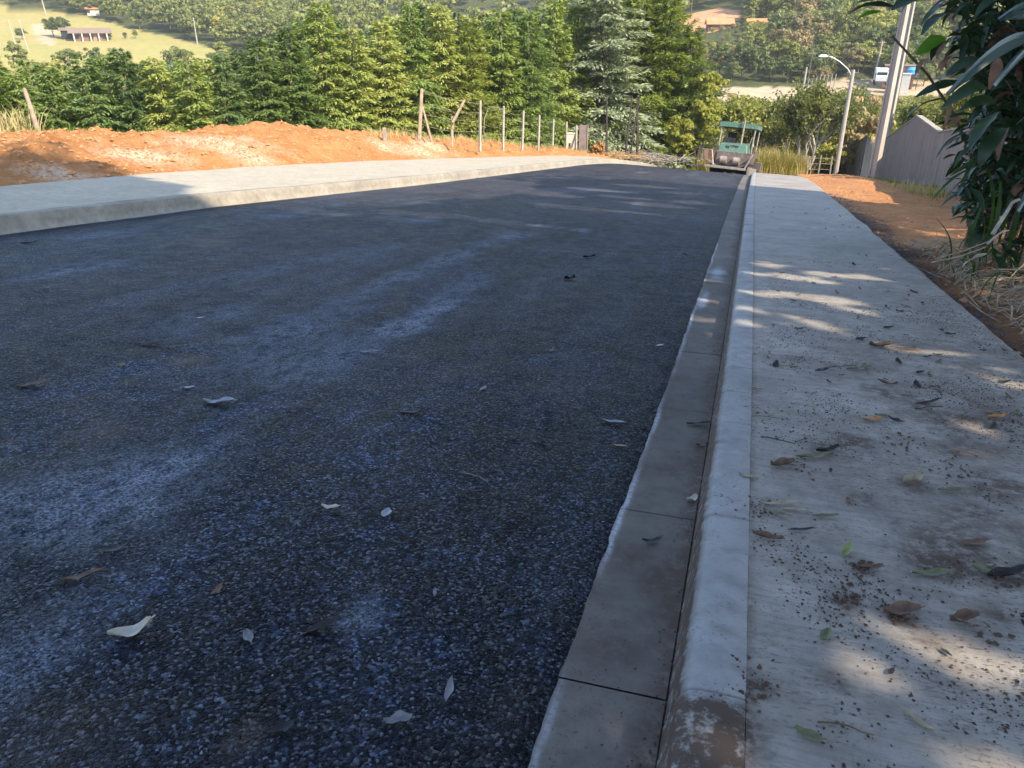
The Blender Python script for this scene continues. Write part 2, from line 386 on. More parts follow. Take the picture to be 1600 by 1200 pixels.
wheel = np.exp(-((XX + 2.35 + .15 * np.sin(YY * .4)) / .35) ** 2) + np.exp(-((XX + 4.4 + .2 * np.sin(YY * .3 + 1)) / .45) ** 2) + .7 * np.exp(-((XX + 6.4) / .4) ** 2)
dust_sheen = np.clip(dust_sheen + np.clip(fb(XX, YY * .3, 1.6, 5, 11) * 1.2 - .12, 0, 1) * .8 * wheel, 0, 1)
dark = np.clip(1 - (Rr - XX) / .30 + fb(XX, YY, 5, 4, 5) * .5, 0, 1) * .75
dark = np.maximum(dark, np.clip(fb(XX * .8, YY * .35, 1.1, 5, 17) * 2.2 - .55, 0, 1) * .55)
tan = np.zeros_like(XX)
for px, py, lx, ly, k in [(150, 680, .14, .18, .5), (300, 565, .12, .2, .5), (390, 1160, .05, .07, .8), (330, 380, .3, .35, .5), (790, 362, .35, .35, .6), (560, 335, .8, .5, .4), (40, 1180, .2, .25, .25), (800, 1120, .12, .2, .5)]:
    cx, cy = plane(px, py); tan = np.maximum(tan, k * blob(cx, cy, lx, ly, 0, px * .02, .9))
sa, sb = plane(150, 397), plane(420, 352); sx = sa[0] + (sb[0] - sa[0]) * (YY - sa[1]) / (sb[1] - sa[1]) + fb(YY, YY * 0, 1.5, 3, 2) * .04
dark = np.maximum(dark, .95 * np.exp(-((XX - sx) / .05) ** 2) * (YY > sa[1] - 3) * (YY < sb[1] + 6) * np.clip(.6 + fb(XX, YY, 3, 4, 3), 0, 1))
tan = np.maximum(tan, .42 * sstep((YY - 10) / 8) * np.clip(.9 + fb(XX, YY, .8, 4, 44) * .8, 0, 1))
dark = np.maximum(dark, np.clip(fb(XX * 1.2, YY * .5, 2.6, 5, 27) * 2.4 - .55, 0, 1) * .6)
tag(new_obj("road", grid_mesh("road", XX, YY, ZZ, {"dust_sheen": dust_sheen, "dark": dark, "tan": tan}, flip=True), M_ASPH), kind="structure")

# right gutter: cast slabs with open joints
JO = [-4.0, -2.6, -1.2, .55, 1.62, 2.72, 4.05, 5.32, 6.9, 8.2, 9.6, 11.2, 13, 15, 17.2, 19.4, 22, 25, 28, 31, 34, 38, 42, 46, 50]
vx = []; gut = tag(empty("gutter", (0, 0, 0)), kind="structure")
bpy.data.objects.remove(gut)
allX, allY, allZ, allA, allB = [], [], [], [], []; V = []; F = []; mud = []; pale = []
for a, b in zip(JO[:-1], JO[1:]):
    yy = np.linspace(a + .003, b - .003, max(4, int((b - a) / .06))); tt = np.linspace(0, 1, 44)
    Y_, T_ = np.meshgrid(yy, tt, indexing='ij')
    x0 = RE(Y_) - .12; x1 = RE(Y_) + .30 + .0 * Y_; X_ = x0 + (x1 - x0) * T_
    Z_ = zr(X_, Y_) - .004 + .006 * (T_ - .5) + fb(X_, Y_, 6, 3, 2) * .002 + random.uniform(-.0015, .0015)
    base = len(V); n, m = X_.shape; V += list(np.stack([X_, Y_, Z_], -1).reshape(-1, 3))
    i = base + np.arange(n * m).reshape(n, m); F += list(np.stack([i[:-1, :-1], i[:-1, 1:], i[1:, 1:], i[1:, :-1]], -1).reshape(-1, 4)[:, ::-1])
    e = np.clip(1 - (x1 - X_) / .10 + fb(X_, Y_, 4, 4, 6) * .8, 0, 1) * .9
    mm = np.maximum(e, np.clip(fb(X_, Y_, 3.5, 5, 9) * 2 - .4, 0, 1) * .7)
    for px, py, rr_, k in [(1040, 905, .11, .9), (990, 870, .09, .7), (950, 1010, .12, .5)]:
        cx, cy = plane(px, py); mm = np.maximum(mm, k * np.clip(1.2 - np.hypot(X_ - cx, Y_ - cy) / rr_ + fb(X_, Y_, 9, 4, 4) * .6, 0, 1))
    edge = RE(Y_) + EJ(Y_); pl = .95 * np.exp(-((X_ - edge - .010 - .010 * fb(Y_, Y_ * 0, 3, 4, 12)) / .011) ** 2) * np.clip(.45 + fb(Y_, X_ * 0, 1.5, 5, 3) * 1.3, .0, 1) * (Y_ < 12)
    for px, py, lx, ly in [(1120, 425, .10, .45), (1098, 470, .05, .5)]:
        cx, cy = plane(px, py); pl = np.maximum(pl, .8 * np.clip(1.2 - np.hypot((X_ - cx) / lx, (Y_ - cy) / ly) + fb(X_, Y_, 6, 4, 6) * .6, 0, 1))
    mud += list(mm.ravel()); pale += list(pl.ravel())
me = mesh_np("gutter", V, F, True)
for k, a in (("mud", mud), ("pale", pale)):
    me.attributes.new(k, 'FLOAT', 'POINT').data.foreach_set("value", np.asarray(a, np.float32))
tag(new_obj("gutter", me, M_GUT), kind="structure")
yb = np.linspace(-6, 66, 150); bx = np.stack([RE(yb) - .3, RE(yb) + .42], 1); bY = np.stack([yb, yb], 1)
tag(new_obj("road_base", grid_mesh("road_base", bx, bY, zr(bx, bY) - .014, flip=True), plain("dark joint filling", (.075, .058, .046), .9)), kind="structure")

# right kerb, an extruded profile with thin joints
def kerb_strip(name, xf, prof, rows, mat, jitter=.0015, joints=None, mud_shade_f=None, flip=False):
    rows = np.asarray(rows); V = np.zeros((len(rows), len(prof), 3))
    for j, (px, pz) in enumerate(prof):
        X_ = xf(rows) + px; V[:, j, 0] = X_ + fb(rows, rows * 0 + j, 3, 3, 7) * jitter; V[:, j, 1] = rows; V[:, j, 2] = zr(X_, rows) + pz
    if joints is not None:
        for jy in joints:
            k = np.abs(rows - jy) < .004; V[k, :, 2] -= .012; V[k, 1:3, 0] += .004 * (-1 if flip else 1)
    at_ = {"mud": mud_shade_f(V[..., 0], V[..., 1]) if mud_shade_f else np.zeros(V.shape[:2]), "pale": np.zeros(V.shape[:2])}
    return grid_mesh(name, V[..., 0], V[..., 1], V[..., 2], at_, flip=not flip)
KJ = [-1.1, -.1, .62, 1.53, 2.52, 3.55, 4.05, 4.55, 5.6, 6.6, 7.6, 8.7, 9.8, 11, 12, 13, 14, 15, 17, 19, 21, 23, 25, 28, 31, 34]
rows = np.unique(np.concatenate([np.arange(-6, 12, .04), np.arange(12, 66, .2)] + [[j - .006, j - .002, j, j + .002, j + .006] for j in KJ]))
kx = lambda y: RE(y) + .375
def kmud_shade(x, y):
    near = np.clip((1.53 - y) / .05, 0, 1) * .85 * (y > -3)
    sp = np.clip(fb(x, y, 9, 4, 3) * 3 - 1.1, 0, 1) * .7
    face = np.clip((RE(y) + .375 - .03 - x) / .012, 0, 1) * (1.0 + .3 * fb(x, y, 4, 4, 12))  # road-side face browned over: the shade on it painted into the mask
    return np.clip(near + face + sp * (np.clip(1.5 - abs(y - 2.6), 0, 1) + .25), 0, 1)
tag(new_obj("kerb", kerb_strip("kerb", kx, [(-.085, -.03), (-.068, .0), (-.045, .105), (-.034, .128), (-.018, .143), (.004, .150), (.06, .151), (.118, .150), (.1225, .1475)], rows, M_KERB, joints=KJ, mud_shade_f=kmud_shade), M_KERB), kind="structure")

ysw = np.concatenate([np.arange(-6, .5, .12), np.arange(.5, 9, .045), np.arange(9, 22, .12), np.arange(22, 66, .4)])
tw = np.linspace(0, 1, 56)
YW, TW = np.meshgrid(ysw, tw, indexing='ij'); x0 = kx(YW) + .1232
xb = RB(YW) + fb(YW, YW * 0, .8, 4, 21) * .035 + fb(YW, YW * 0, 6, 3, 22) * .01
XW = x0 + (xb - x0) * np.clip(TW * 1.02, 0, 1)
ZW = zr(XW, YW) + .146 + .012 * TW + fb(XW, YW, 2.0, 4, 4) * .004
ZW[:, -1] -= .16
mudw = np.clip(fb(XW, YW, 1.9, 5, 31) * 2.2 - .35, 0, 1) * np.clip((7 - YW) / 5, .0, 1) * np.clip(TW * 3 - .1, .15, 1) * .95
for px, py, rr_, k in [(1180, 790, .06, .6), (1380, 610, .16, .8), (1420, 545, .2, .7), (1330, 690, .12, .7), (1180, 1070, .05, .9), (1120, 1085, .06, .8), (1340, 890, .05, .9), (1320, 940, .06, .8), (1400, 960, .06, .9), (1170, 1140, .10, .6), (1500, 700, .2, .5), (1250, 765, .06, .5), (1430, 760, .12, .5), (1560, 650, .25, .4), (1480, 650, .3, .6), (1560, 760, .2, .6), (1420, 830, .10, .6), (1280, 700, .14, .5), (1500, 860, .12, .6), (1350, 780, .08, .5), (1450, 1000, .05, .8), (1560, 960, .07, .7), (1250, 900, .05, .6), (1200, 1000, .04, .7), (1240, 560, .15, .35), (1300, 1060, .05, .6)]:
    cx, cy = plane(px, py, .15); mudw = np.maximum(mudw, k * np.clip(1.15 - np.hypot(XW - cx, YW - cy) / rr_ + fb(XW, YW, 9, 4, px) * .9, 0, 1))
seam = np.exp(-((XW - x0) / .006) ** 2) * .35
lit_ = np.clip(.25 + .75 * TW, 0, 1) * np.clip((11 - YW) / 6, .1, 1)
tag(new_obj("sidewalk", grid_mesh("sidewalk", XW, YW, ZW, {"litter": lit_, "mud": np.clip(mudw + seam, 0, 1), "pale": np.zeros_like(XW)}, flip=True), M_WALK), kind="structure")

# left kerb and its wide pavement
LKX = lambda y: LE(y) - .12
rowsL = np.concatenate([np.arange(-6, 30, .15), np.arange(30, 64, .4)])
me = kerb_strip("kerb", LKX, [(.30, -.012), (.02, .008), (.0, .012), (-.03, .10), (-.055, .205), (-.075, .222), (-.10, .226), (-.20, .228)], rowsL, M_LKERB, jitter=.008, flip=True)
tag(new_obj("kerb", me, M_LKERB), kind="structure")
YL, TL = np.meshgrid(rowsL, np.linspace(0, 1, 24), indexing='ij')
XL = LB(YL) - .1 + (LKX(YL) - .202 - LB(YL) + .1) * TL; ZL = zr(XL, YL) + .228 + .03 * (1 - TL) + fb(XL, YL, .8, 4, 3) * .012
tag(new_obj("sidewalk", grid_mesh("sidewalk", XL, YL, ZL, flip=True), M_LWALK), kind="structure")

# ------------------------------------------------------------------ soil bank on the left
CREST = [(-420, 222, 15.0), (-160, 216, 17.0), (0, 213, 18.5), (60, 209, 19), (140, 207, 21), (220, 208, 22.5), (300, 206, 24), (345, 196, 25), (400, 192, 26.5), (460, 196, 28), (520, 203, 30),
         (560, 208, 31.5), (600, 212, 33), (640, 213, 34.5), (700, 217, 37), (760, 222, 39.5), (820, 228, 43), (870, 232, 46), (920, 239, 49), (965, 243, 52)]
BASE = [(2.0, 0), (6.0, 0), (9.4, 0), (10.5, 0), (12.2, 0), (13.7, 0), (15.3, 0), (16.6, 0), (18.4, 0), (20.6, 0), (23, 0), (24.8, 0), (26.8, 0), (28.8, 0), (32, 0), (35, 0), (39, 0), (43, 0), (47, 0), (50, 0)]
cr = np.array([at(*c) for c in CREST]); by = np.array([b[0] for b in BASE])
bs = np.stack([LB(by) + .03, by, zr(LB(by), by) + .22], 1)
bk = cr + np.array([-3.4, 1.2, -1.7]); bk2 = cr + np.array([-8.0, 2.5, -4.5])
u = np.linspace(0, len(CREST) - 1, 520)
def along(P): return np.stack([np.interp(u, np.arange(len(P)), P[:, k]) for k in range(3)], 1)
A_, B_, C_, D_ = along(bs), along(cr), along(bk), along(bk2)
vv = np.linspace(0, 3, 120); S = np.zeros((len(u), len(vv), 3))
for j, v in enumerate(vv):
    if v <= 1: t = v; k = 1 - (1 - t) ** 1.7; P = A_ + (B_ - A_) * t; P = P.copy(); P[:, 2] = A_[:, 2] + (B_[:, 2] - A_[:, 2]) * k
    elif v <= 2: P = B_ + (C_ - B_) * (v - 1)
    else: P = C_ + (D_ - C_) * (v - 2)
    S[:, j] = P
damp = sstep(vv / .25)[None, :]
rough_ = fb(S[..., 0], S[..., 1], .55, 5, 4) * .16 + np.abs(fb(S[..., 0], S[..., 1], 1.8, 6, 9)) * .26
S[..., 2] += rough_ * (.15 + .85 * damp) - .02
palea = np.zeros(S.shape[:2])
for px, py, d, lx in [(640, 232, 31, 1.3), (600, 225, 30, .8), (350, 250, 22, 1.6), (240, 262, 19, 1.0), (100, 258, 15, .7), (680, 240, 33, 1.0)]:
    c = at(px, py, d); palea = np.maximum(palea, np.clip(1.3 - np.hypot(S[..., 0] - c[0], S[..., 1] - c[1]) / lx + fb(S[..., 0], S[..., 1], 2, 4, px) * .7, 0, 1))
tag(new_obj("soil_bank", grid_mesh("soil_bank", S[..., 0], S[..., 1], S[..., 2], {"dark": np.zeros(S.shape[:2]), "pale": palea}, flip=False), M_SOIL), kind="structure")
def bank_z(x, y):
    d = (S[..., 0] - x) ** 2 + (S[..., 1] - y) ** 2; i = np.unravel_index(np.argmin(d), d.shape); return float(S[i][2])

# soil verge on the right
yv = np.concatenate([np.arange(-6, 26, .12), np.arange(26, 60, .3)]); YV, TV = np.meshgrid(yv, np.linspace(0, 1, 90), indexing='ij')
XV = RB(YV) - .02 + 12 * TV ** 1.3
ZV = zr(XV, YV) + .05 + fb(XV, YV, .7, 5, 5) * .07 + np.abs(fb(XV, YV, 3.2, 4, 7)) * .07
mound = sstep((YV - 26) / 10) * .26 * np.exp(-((XV - 3.4) / 1.9) ** 2)
dip = sstep((YV - 30) / 6) * .45 * sstep((XV - 4.9) / 2.2)
heap = .45 * sstep((XV - 3.0) / 2) * sstep((17 - YV) / 5)
ZV += mound - dip + heap; ZV[:, 0] -= .10
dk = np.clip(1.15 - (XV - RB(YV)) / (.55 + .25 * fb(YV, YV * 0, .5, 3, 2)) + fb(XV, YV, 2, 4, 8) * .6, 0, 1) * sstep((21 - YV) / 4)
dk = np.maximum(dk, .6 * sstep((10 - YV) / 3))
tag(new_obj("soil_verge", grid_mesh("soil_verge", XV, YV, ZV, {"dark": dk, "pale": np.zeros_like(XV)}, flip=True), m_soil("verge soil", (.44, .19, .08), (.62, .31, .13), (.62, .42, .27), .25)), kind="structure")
def verge_z(x, y):
    d = (XV - x) ** 2 + (YV - y) ** 2; i = np.unravel_index(np.argmin(d), d.shape); return float(ZV[i])

# ------------------------------------------------------------------ foliage generators
def unit(a): return a / (np.linalg.norm(a, axis=-1, keepdims=True) + 1e-9)
def leaf_quads(P, D, N, ln, wd, fold=0.0):
    """a diamond leaf at each P along D, face normal near N"""
    S_ = unit(np.cross(D, N)); ln = np.asarray(ln)[:, None]; wd = np.asarray(wd)[:, None]
    V = np.stack([P, P + D * ln * .45 + S_ * wd * .5, P + D * ln - N * ln * fold, P + D * ln * .45 - S_ * wd * .5], 1)
    return V.reshape(-1, 3), np.arange(len(P) * 4).reshape(-1, 4)
def conifer_crown(seed, h, rad, nb, sprays, droop=.25, rise=.15, flat=.16, ln=.34, wd=.13, base=.04, expo=.75, upt=.25):
    r = np.random.default_rng(seed); P, D, N, Ls, Ws = [], [], [], [], []; a0 = seed * 1.7
    for i in range(nb):
        z = base + (1 - base) * ((i + r.random()) / nb) ** 1.12
        Lb_ = rad * max(.05, (1 - z)) ** expo * r.choice([r.uniform(.35, .8), r.uniform(.8, 1.3)], p=[.35, .65]) * (1 + .18 * math.sin(a0 + z * 9)) * (min(1, .55 + z * 3.2)) + .18
        a = i * 2.399963 + r.normal(0, .35); k = max(8, int(sprays * (Lb_ / rad) ** .9 + 5))
        q = r.random(k) ** .7 * .92 + .08; lat = r.normal(0, 1, k) * flat * Lb_ * (np.sin(q * 2.7) * .9 + .2)
        out = np.array([math.cos(a), math.sin(a), 0]); sid = np.array([-math.sin(a), math.cos(a), 0])
        dr = droop * r.uniform(.4, 1.5); rs = rise * r.uniform(.3, 1.6) + (z ** 2) * .35
        zz = z * h + Lb_ * (rs * q - dr * q * q) - np.abs(lat) * .35 + r.normal(0, .05, k)
        p = out * (q * Lb_)[:, None] + sid * lat[:, None]; p[:, 2] = zz
        d = unit(out * r.uniform(.5, 1.1, (k, 1)) + sid * (np.sign(lat) * r.uniform(.1, .9, k))[:, None] + np.array([0, 0, 1]) * r.uniform(-.5, upt, (k, 1)))
        n = unit(np.array([0, 0, 1.0]) + r.normal(0, .45, (k, 3)) + out * .35)
        P.append(p); D.append(d); N.append(n); s_ = r.uniform(.6, 1.35, k); Ls.append(ln * s_); Ws.append(wd * s_ * r.uniform(.8, 1.3, k))
    P, D, N, Ls, Ws = map(np.concatenate, (P, D, N, Ls, Ws))
    return leaf_quads(P, D, N, Ls, Ws, .15)
def broad_crown(seed, rx, rz, cz, nclump, per, leaf, shell=.55, cr_=.30):
    r = np.random.default_rng(seed); P, N = [], []
    for i in range(nclump):
        v = unit(r.normal(0, 1, 3)); v[2] = v[2] * .85 + .12
        c = v * r.uniform(shell, 1.0) * np.array([rx, rx, rz]) * r.uniform(.8, 1.12)
        rr_ = cr_ * rx * r.uniform(.55, 1.3)
        d = unit(r.normal(0, 1, (per, 3))); d[:, 2] = np.where(d[:, 2] < -.3, -d[:, 2], d[:, 2])
        P.append(c + d * rr_ * r.uniform(.55, 1.08, (per, 1)) * np.array([1, 1, .72])); N.append(d)
    P = np.concatenate(P); N = unit(np.concatenate(N) + r.normal(0, .45, P.shape))
    D = unit(np.cross(N, r.normal(0, 1, P.shape))); s_ = r.uniform(.6, 1.4, len(P)) * leaf
    P[:, 2] += cz
    return leaf_quads(P - D * (s_ * .5)[:, None], D, N, s_, s_ * r.uniform(.55, .9, len(P)))
M_BARK = plain("grey brown bark", (.14, .105, .075), .9, vary=.4, scale=6, bump=.6)
M_BARKP = plain("pale dry bark", (.36, .31, .25), .9, vary=.3, scale=6, bump=.5)
CG = leafmat("conifer green", [(0.105, 0.156, 0.042), (0.216, 0.281, 0.069), (0.347, 0.373, 0.100)], .24, .9, var=.85)
CB = leafmat("conifer silvery", [(.15, .195, .115), (.27, .31, .19), (.38, .41, .27)], .18, 1.2, .5)
CY = leafmat("conifer yellow green", [(0.116, 0.158, 0.030), (0.233, 0.275, 0.054), (0.370, 0.357, 0.090)], .3, .8, var=.85)
CD = leafmat("conifer deep green", [(0.075, 0.120, 0.042), (0.145, 0.206, 0.065), (0.238, 0.298, 0.095)], .24, .9, var=.85)
def trunk_mb(h, r0, lean=0, n=7, lim=0, seed=0, r1=.25):
    m = MB(); rr_ = random.Random(seed)
    pts = [(lean * h * t * t + .03 * h * math.sin(t * 5 + seed) * t, .02 * h * math.sin(t * 4 + seed * 2) * t, h * t) for t in np.linspace(0, 1, n)]
    m.tube(pts, [r0 * (1 - (1 - r1) * t) for t in np.linspace(0, 1, n)], 7)
    for i in range(lim):
        t = rr_.uniform(.35, .9); k = int(t * (n - 1)); p = Vector(pts[k]); a = rr_.uniform(0, 6.28); l = h * rr_.uniform(.2, .45)
        q = [p + Vector((math.cos(a) * l * s_, math.sin(a) * l * s_, l * s_ * (.5 + .5 * s_))) for s_ in (0, .35, .7, 1)]
        m.tube(q, [r0 * .45, r0 * .3, r0 * .18, r0 * .07], 5)
    return m
CONI = {}
def conifer_proto(key, mat, **kw):
    V, F = conifer_crown(**kw); me = mesh_np("crown", V, F); me.materials.append(mat)
    tm = trunk_mb(kw['h'] * .97, kw['h'] * .016 + .03, 0, 9, seed=kw['seed'], r1=.1); t_me = tm.build("trunk", M_BARK)
    tme = t_me.data; bpy.data.objects.remove(t_me); CONI[key] = (me, tme, kw['h'])
for i in range(4):
    conifer_proto(("g", i), CG, seed=11 + i, h=10, rad=2.6, nb=135, sprays=250, droop=.26, rise=.26, flat=.24, ln=.27, wd=.075)
for i in range(2):
    conifer_proto(("d", i), CD, seed=31 + i, h=10, rad=2.5, nb=130, sprays=250, droop=.26, rise=.28, flat=.24, ln=.27, wd=.075)
for i in range(2):
    conifer_proto(("s", i), CB, seed=41 + i, h=14, rad=3.7, nb=150, sprays=380, droop=.30, rise=.14, flat=.15, ln=.27, wd=.075, base=.13, upt=.6)
for i in range(3):
    conifer_proto(("y", i), CY, seed=51 + i, h=12, rad=3.0, nb=160, sprays=230, droop=.12, rise=.38, flat=.20, ln=.28, wd=.07, base=.10, upt=.7)
def tree_obj(name, me, tme, loc, sx, sz, rz, label, cat, group):
    t = empty(name, loc, rz); t.scale = (sx, sx, sz)
    tag(t, label, cat, group)
    c = new_obj("crown", me, None, t); k = new_obj("trunk", tme, None, t); return t
ORD = ["leftmost", "second", "third", "fourth", "fifth", "sixth", "seventh", "eighth", "ninth", "tenth", "eleventh", "twelfth", "thirteenth", "fourteenth", "fifteenth", "sixteenth", "seventeenth", "eighteenth", "nineteenth", "twentieth",
       "twenty-first", "twenty-second", "twenty-third", "twenty-fourth", "twenty-fifth", "twenty-sixth", "twenty-seventh", "twenty-eighth", "twenty-ninth", "thirtieth"]
def ordl(i):
    if i == 0: return "leftmost"
    if i < 30: return ORD[i] + " from left"
    return ["thirty", "forty", "fifty"][i // 10 - 3] + ["", "-first", "-second", "-third", "-fourth", "-fifth", "-sixth", "-seventh", "-eighth", "-ninth"][i % 10] + " from left"
# front row: px, depth, top y, radius scale, kind
ROW = [(-70, 31, 84, 1.0, "g"), (-25, 31, 100, .9, "y"), (22, 32, 118, .95, "g"), (72, 32.5, 108, .95, "g"), (128, 33, 92, 1.05, "d"), (185, 33.5, 78, 1.05, "d"), (240, 34, 92, 1, "g"), (292, 34, 98, 1, "g"), (345, 35, 88, 1, "d"),
       (398, 36, 62, 1.0, "g"), (447, 37, 44, 1.05, "g"), (498, 38, 8, 1.0, "g"), (548, 39, 48, 1, "g"), (596, 40, 34, 1, "g"), (640, 41, 6, .95, "g"), (688, 42, 10, 1, "g"), (735, 43, 30, 1, "y"), (782, 44, 18, 1, "g"), (826, 45, 20, 1, "g"),
       (868, 50, 2, .9, "g"), (905, 52, -10, .9, "y"), (952, 50.5, -75, 1.35, "s"), (1008, 53, -70, 1.2, "y"), (1048, 53, -12, 1.25, "y"), (1082, 54, 48, 1.25, "y")]
gi = {"g": 0, "d": 0, "s": 0, "y": 0}; HF = {"g": 10., "d": 10., "s": 14., "y": 12.}; NV = {"g": 4, "d": 2, "s": 2, "y": 3}
DESC = {"g": "soft green conifer", "d": "deep green conifer", "s": "silvery grey-green conifer with layered boughs", "y": "yellow-green conifer"}
def put_conifer(px, d, ytop, rs, kd, label, group, name="conifer_tree"):
    top = at(px, ytop, d); x, y = float(top[0]), float(top[1]); b = gz(x, y) - .15; h = float(top[2]) - b
    me, tme, h0 = CONI[(kd, gi[kd] % NV[kd])]; gi[kd] += 1
    s_ = h / h0; return tree_obj(name, me, tme, (x, y, b), rs * (.30 + .70 * min(s_, 1.25)), s_, random.uniform(0, 6.28), label, "conifer", group)
for i, (px, d, yt, rs, kd) in enumerate(ROW):
    if kd == "s": lb = "tall silvery grey-green conifer with drooping layered boughs beside the yellow-green ones"
    elif px > 1070: lb = "yellow-green conifer at the right end of the conifer row"
    elif px > 1030: lb = "tall yellow-green conifer next to the last one of the row"
    else: lb = f"{DESC[kd]} in the front conifer row, {ordl(i)}"
    put_conifer(px, d, yt, rs, kd, lb, "conifers in the row behind the soil bank")
ROW2 = [(-20, 36, 96), (45, 37, 100), (100, 37, 104), (158, 38, 88), (215, 38, 96), (268, 39, 104), (318, 39, 96), (372, 40, 78), (422, 41, 62), (474, 42, 30), (523, 43, 34), (572, 44, 46), (618, 45, 22), (664, 46, 12), (712, 47, 24), (758, 48, 26), (804, 49, 22), (848, 54, 14), (888, 56, 0), (930, 57, -30), (985, 58, -60), (1035, 59, -10)]
for i, (px, d, yt) in enumerate(ROW2):
    put_conifer(px, d, yt + random.uniform(-6, 6), 1.05, "d" if i % 3 else "g", f"dark conifer standing in the second row behind, {ordl(i)}", "conifers of the second row")

# broadleaf crowns
BL = [leafmat("dark broad leaves", [(0.061, 0.086, 0.026), (0.125, 0.153, 0.041), (0.209, 0.214, 0.056)], .2, .6),
      leafmat("mid broad leaves", [(0.112, 0.132, 0.033), (0.209, 0.224, 0.051), (0.334, 0.316, 0.074)], .25, .6),
      leafmat("bright broad leaves", [(0.194, 0.204, 0.037), (0.348, 0.326, 0.064), (0.529, 0.428, 0.092)], .3, .6),
      leafmat("dull olive leaves", [(0.162, 0.137, 0.061), (0.278, 0.218, 0.096), (0.418, 0.300, 0.140)], .2, .6)]
BLN = ["dark green", "mid green", "bright green", "dull olive"]
TRK = []
for i in range(3):
    o_ = trunk_mb(4.6, .2, .03, 6, 5, i).build("trunk", M_BARK); TRK.append(o_.data); bpy.data.objects.remove(o_)
CRW = {}
for m_ in range(4):
    for sh in range(3):
        rx, rz, cz = [(3.0, 2.4, 4.2), (3.4, 3.3, 4.6), (2.2, 3.4, 4.6)][sh]
        V, F = broad_crown(100 + m_ * 5 + sh, rx, rz, cz, 46, 62, .42)
        me = mesh_np("crown", V, F); me.materials.append(BL[m_]); CRW[(m_, sh)] = me
SHN = ["wide round", "tall domed", "upright"]
def zc_(r, py):
    q = (600 - py) / FPX; return CAMH + r * (q * math.cos(PITCH) - math.sin(PITCH)) / (math.cos(PITCH) + q * math.sin(PITCH))
HT = []   # hillside trees: (px, x, y, scale, material, shape, region)
def hill_tree(px, r, s_, m_, sh, region):
    x, y = pxr(px, r)
    if 1110 < px < 1470 and r < 160: s_ = max(.22, min(s_, (zc_(r, 128 if (px < 1165 or px > 1275) else 147) - gz(x, y)) / 8.3))
    if 1060 < px < 1215 and 180 < r < 236: s_ = max(.22, min(s_, (zc_(r, 57) - gz(x, y)) / 8.8))
    if 1060 < px < 1162 and 236 <= r < 275: s_ = max(.2, min(s_, (zc_(r, 40) - gz(x, y)) / 8.8))
    HT.append((px, x, y, s_, m_, sh, region))
rt = random.Random(5)
def scatter(region, n, pxa, pxb, ra, rb, smin, smax, mats, mind=5.0, avoid=True):
    pts = []; tries = 0
    while len(pts) < n and tries < n * 60:
        tries += 1; px = rt.uniform(pxa, pxb); r = math.sqrt(rt.uniform(ra * ra, rb * rb)); x, y = pxr(px, r)
        X_, Y_ = np.array([x]), np.array([y])
        if avoid and any(inpoly(X_, Y_, p)[0] for p in (FIELD, FIELD2, SOILP, SANDP, DIRTP, SOILP2)): continue
        if any((x - a) ** 2 + (y - b) ** 2 < mind ** 2 for a, b in pts): continue
        pts.append((x, y)); hill_tree(px, r, rt.uniform(smin, smax), rt.choice(mats), rt.randrange(3), region)
# left: belt between the conifers and the field
scatter("below the dry field", 46, -60, 470, 150, 232, .8, 1.15, [0, 1, 1, 2], 5.5)
scatter("in the near valley", 34, 1085, 1620, 66, 104, .55, .95, [1, 2, 3, 3, 2], 4.6)
scatter("below the dirt road", 30, 1110, 1640, 108, 152, .55, .85, [1, 3, 2, 1], 4.5)
scatter("above the dirt road", 84, 1120, 1640, 184, 258, .9, 1.35, [0, 0, 1, 1, 3], 5.2)
scatter("edging the dirt road", 26, 1130, 1480, 176, 190, .55, .95, [0, 1, 0, 3], 3.0, False)
scatter("below the orange roofs", 40, 1075, 1225, 184, 236, .7, 1.1, [0, 1, 3, 2], 3.6)
scatter("above the dry field", 24, 140, 470, 262, 335, .9, 1.2, [0, 1, 2, 1], 6.5)
for px, r, s_, m_, sh, reg in [(95, 292, .95, 0, 0, "beside the sandy patch on the dry field"), (80, 297, .8, 0, 0, "left of the sandy patch on the dry field"), (30, 290, .55, 0, 0, "alone near the pole on the dry field"),
                               (169, 285, .30, 1, 2, "right of the long farmhouse on the field"), (192, 285, .30, 0, 2, "standing alone on the dry field"), (208, 285, .42, 1, 2, "farthest right alone on the dry field"),
                               (1153, 236, 1.3, 1, 0, "between the two orange roofs"), (1185, 262, 1.5, 0, 1, "above the right orange roof")]:
    hill_tree(px, r, s_, m_, sh, reg)
regs = {}
for t_ in sorted(HT, key=lambda q: q[0]): regs.setdefault(t_[6], []).append(t_)
for reg, lst0 in regs.items():
    k3 = 1 if len(lst0) < 24 else 3; byr = sorted(lst0, key=lambda q: math.hypot(q[1], q[2]))
    for rw in range(k3):
        lst = sorted(byr[rw * len(byr) // k3:(rw + 1) * len(byr) // k3], key=lambda q: q[0])
        rwn = "" if k3 == 1 else [", lower row", ", middle row", ", upper row"][rw]
        for i, (px, x, y, s_, m_, sh, _) in enumerate(lst):
            lb = f"{SHN[sh]} {BLN[m_]} tree {reg}{rwn}" + (f", {ordl(i)}" if len(lst) > 1 else "")
            tree_obj("broadleaf_tree", CRW[(m_, sh)], TRK[i % 3], (x, y, gz(x, y) - .3), s_, s_ * rt.uniform(.85, 1.1), rt.uniform(0, 6.28), lb, "tree", f"trees {reg}" if len(lst) > 1 else None)
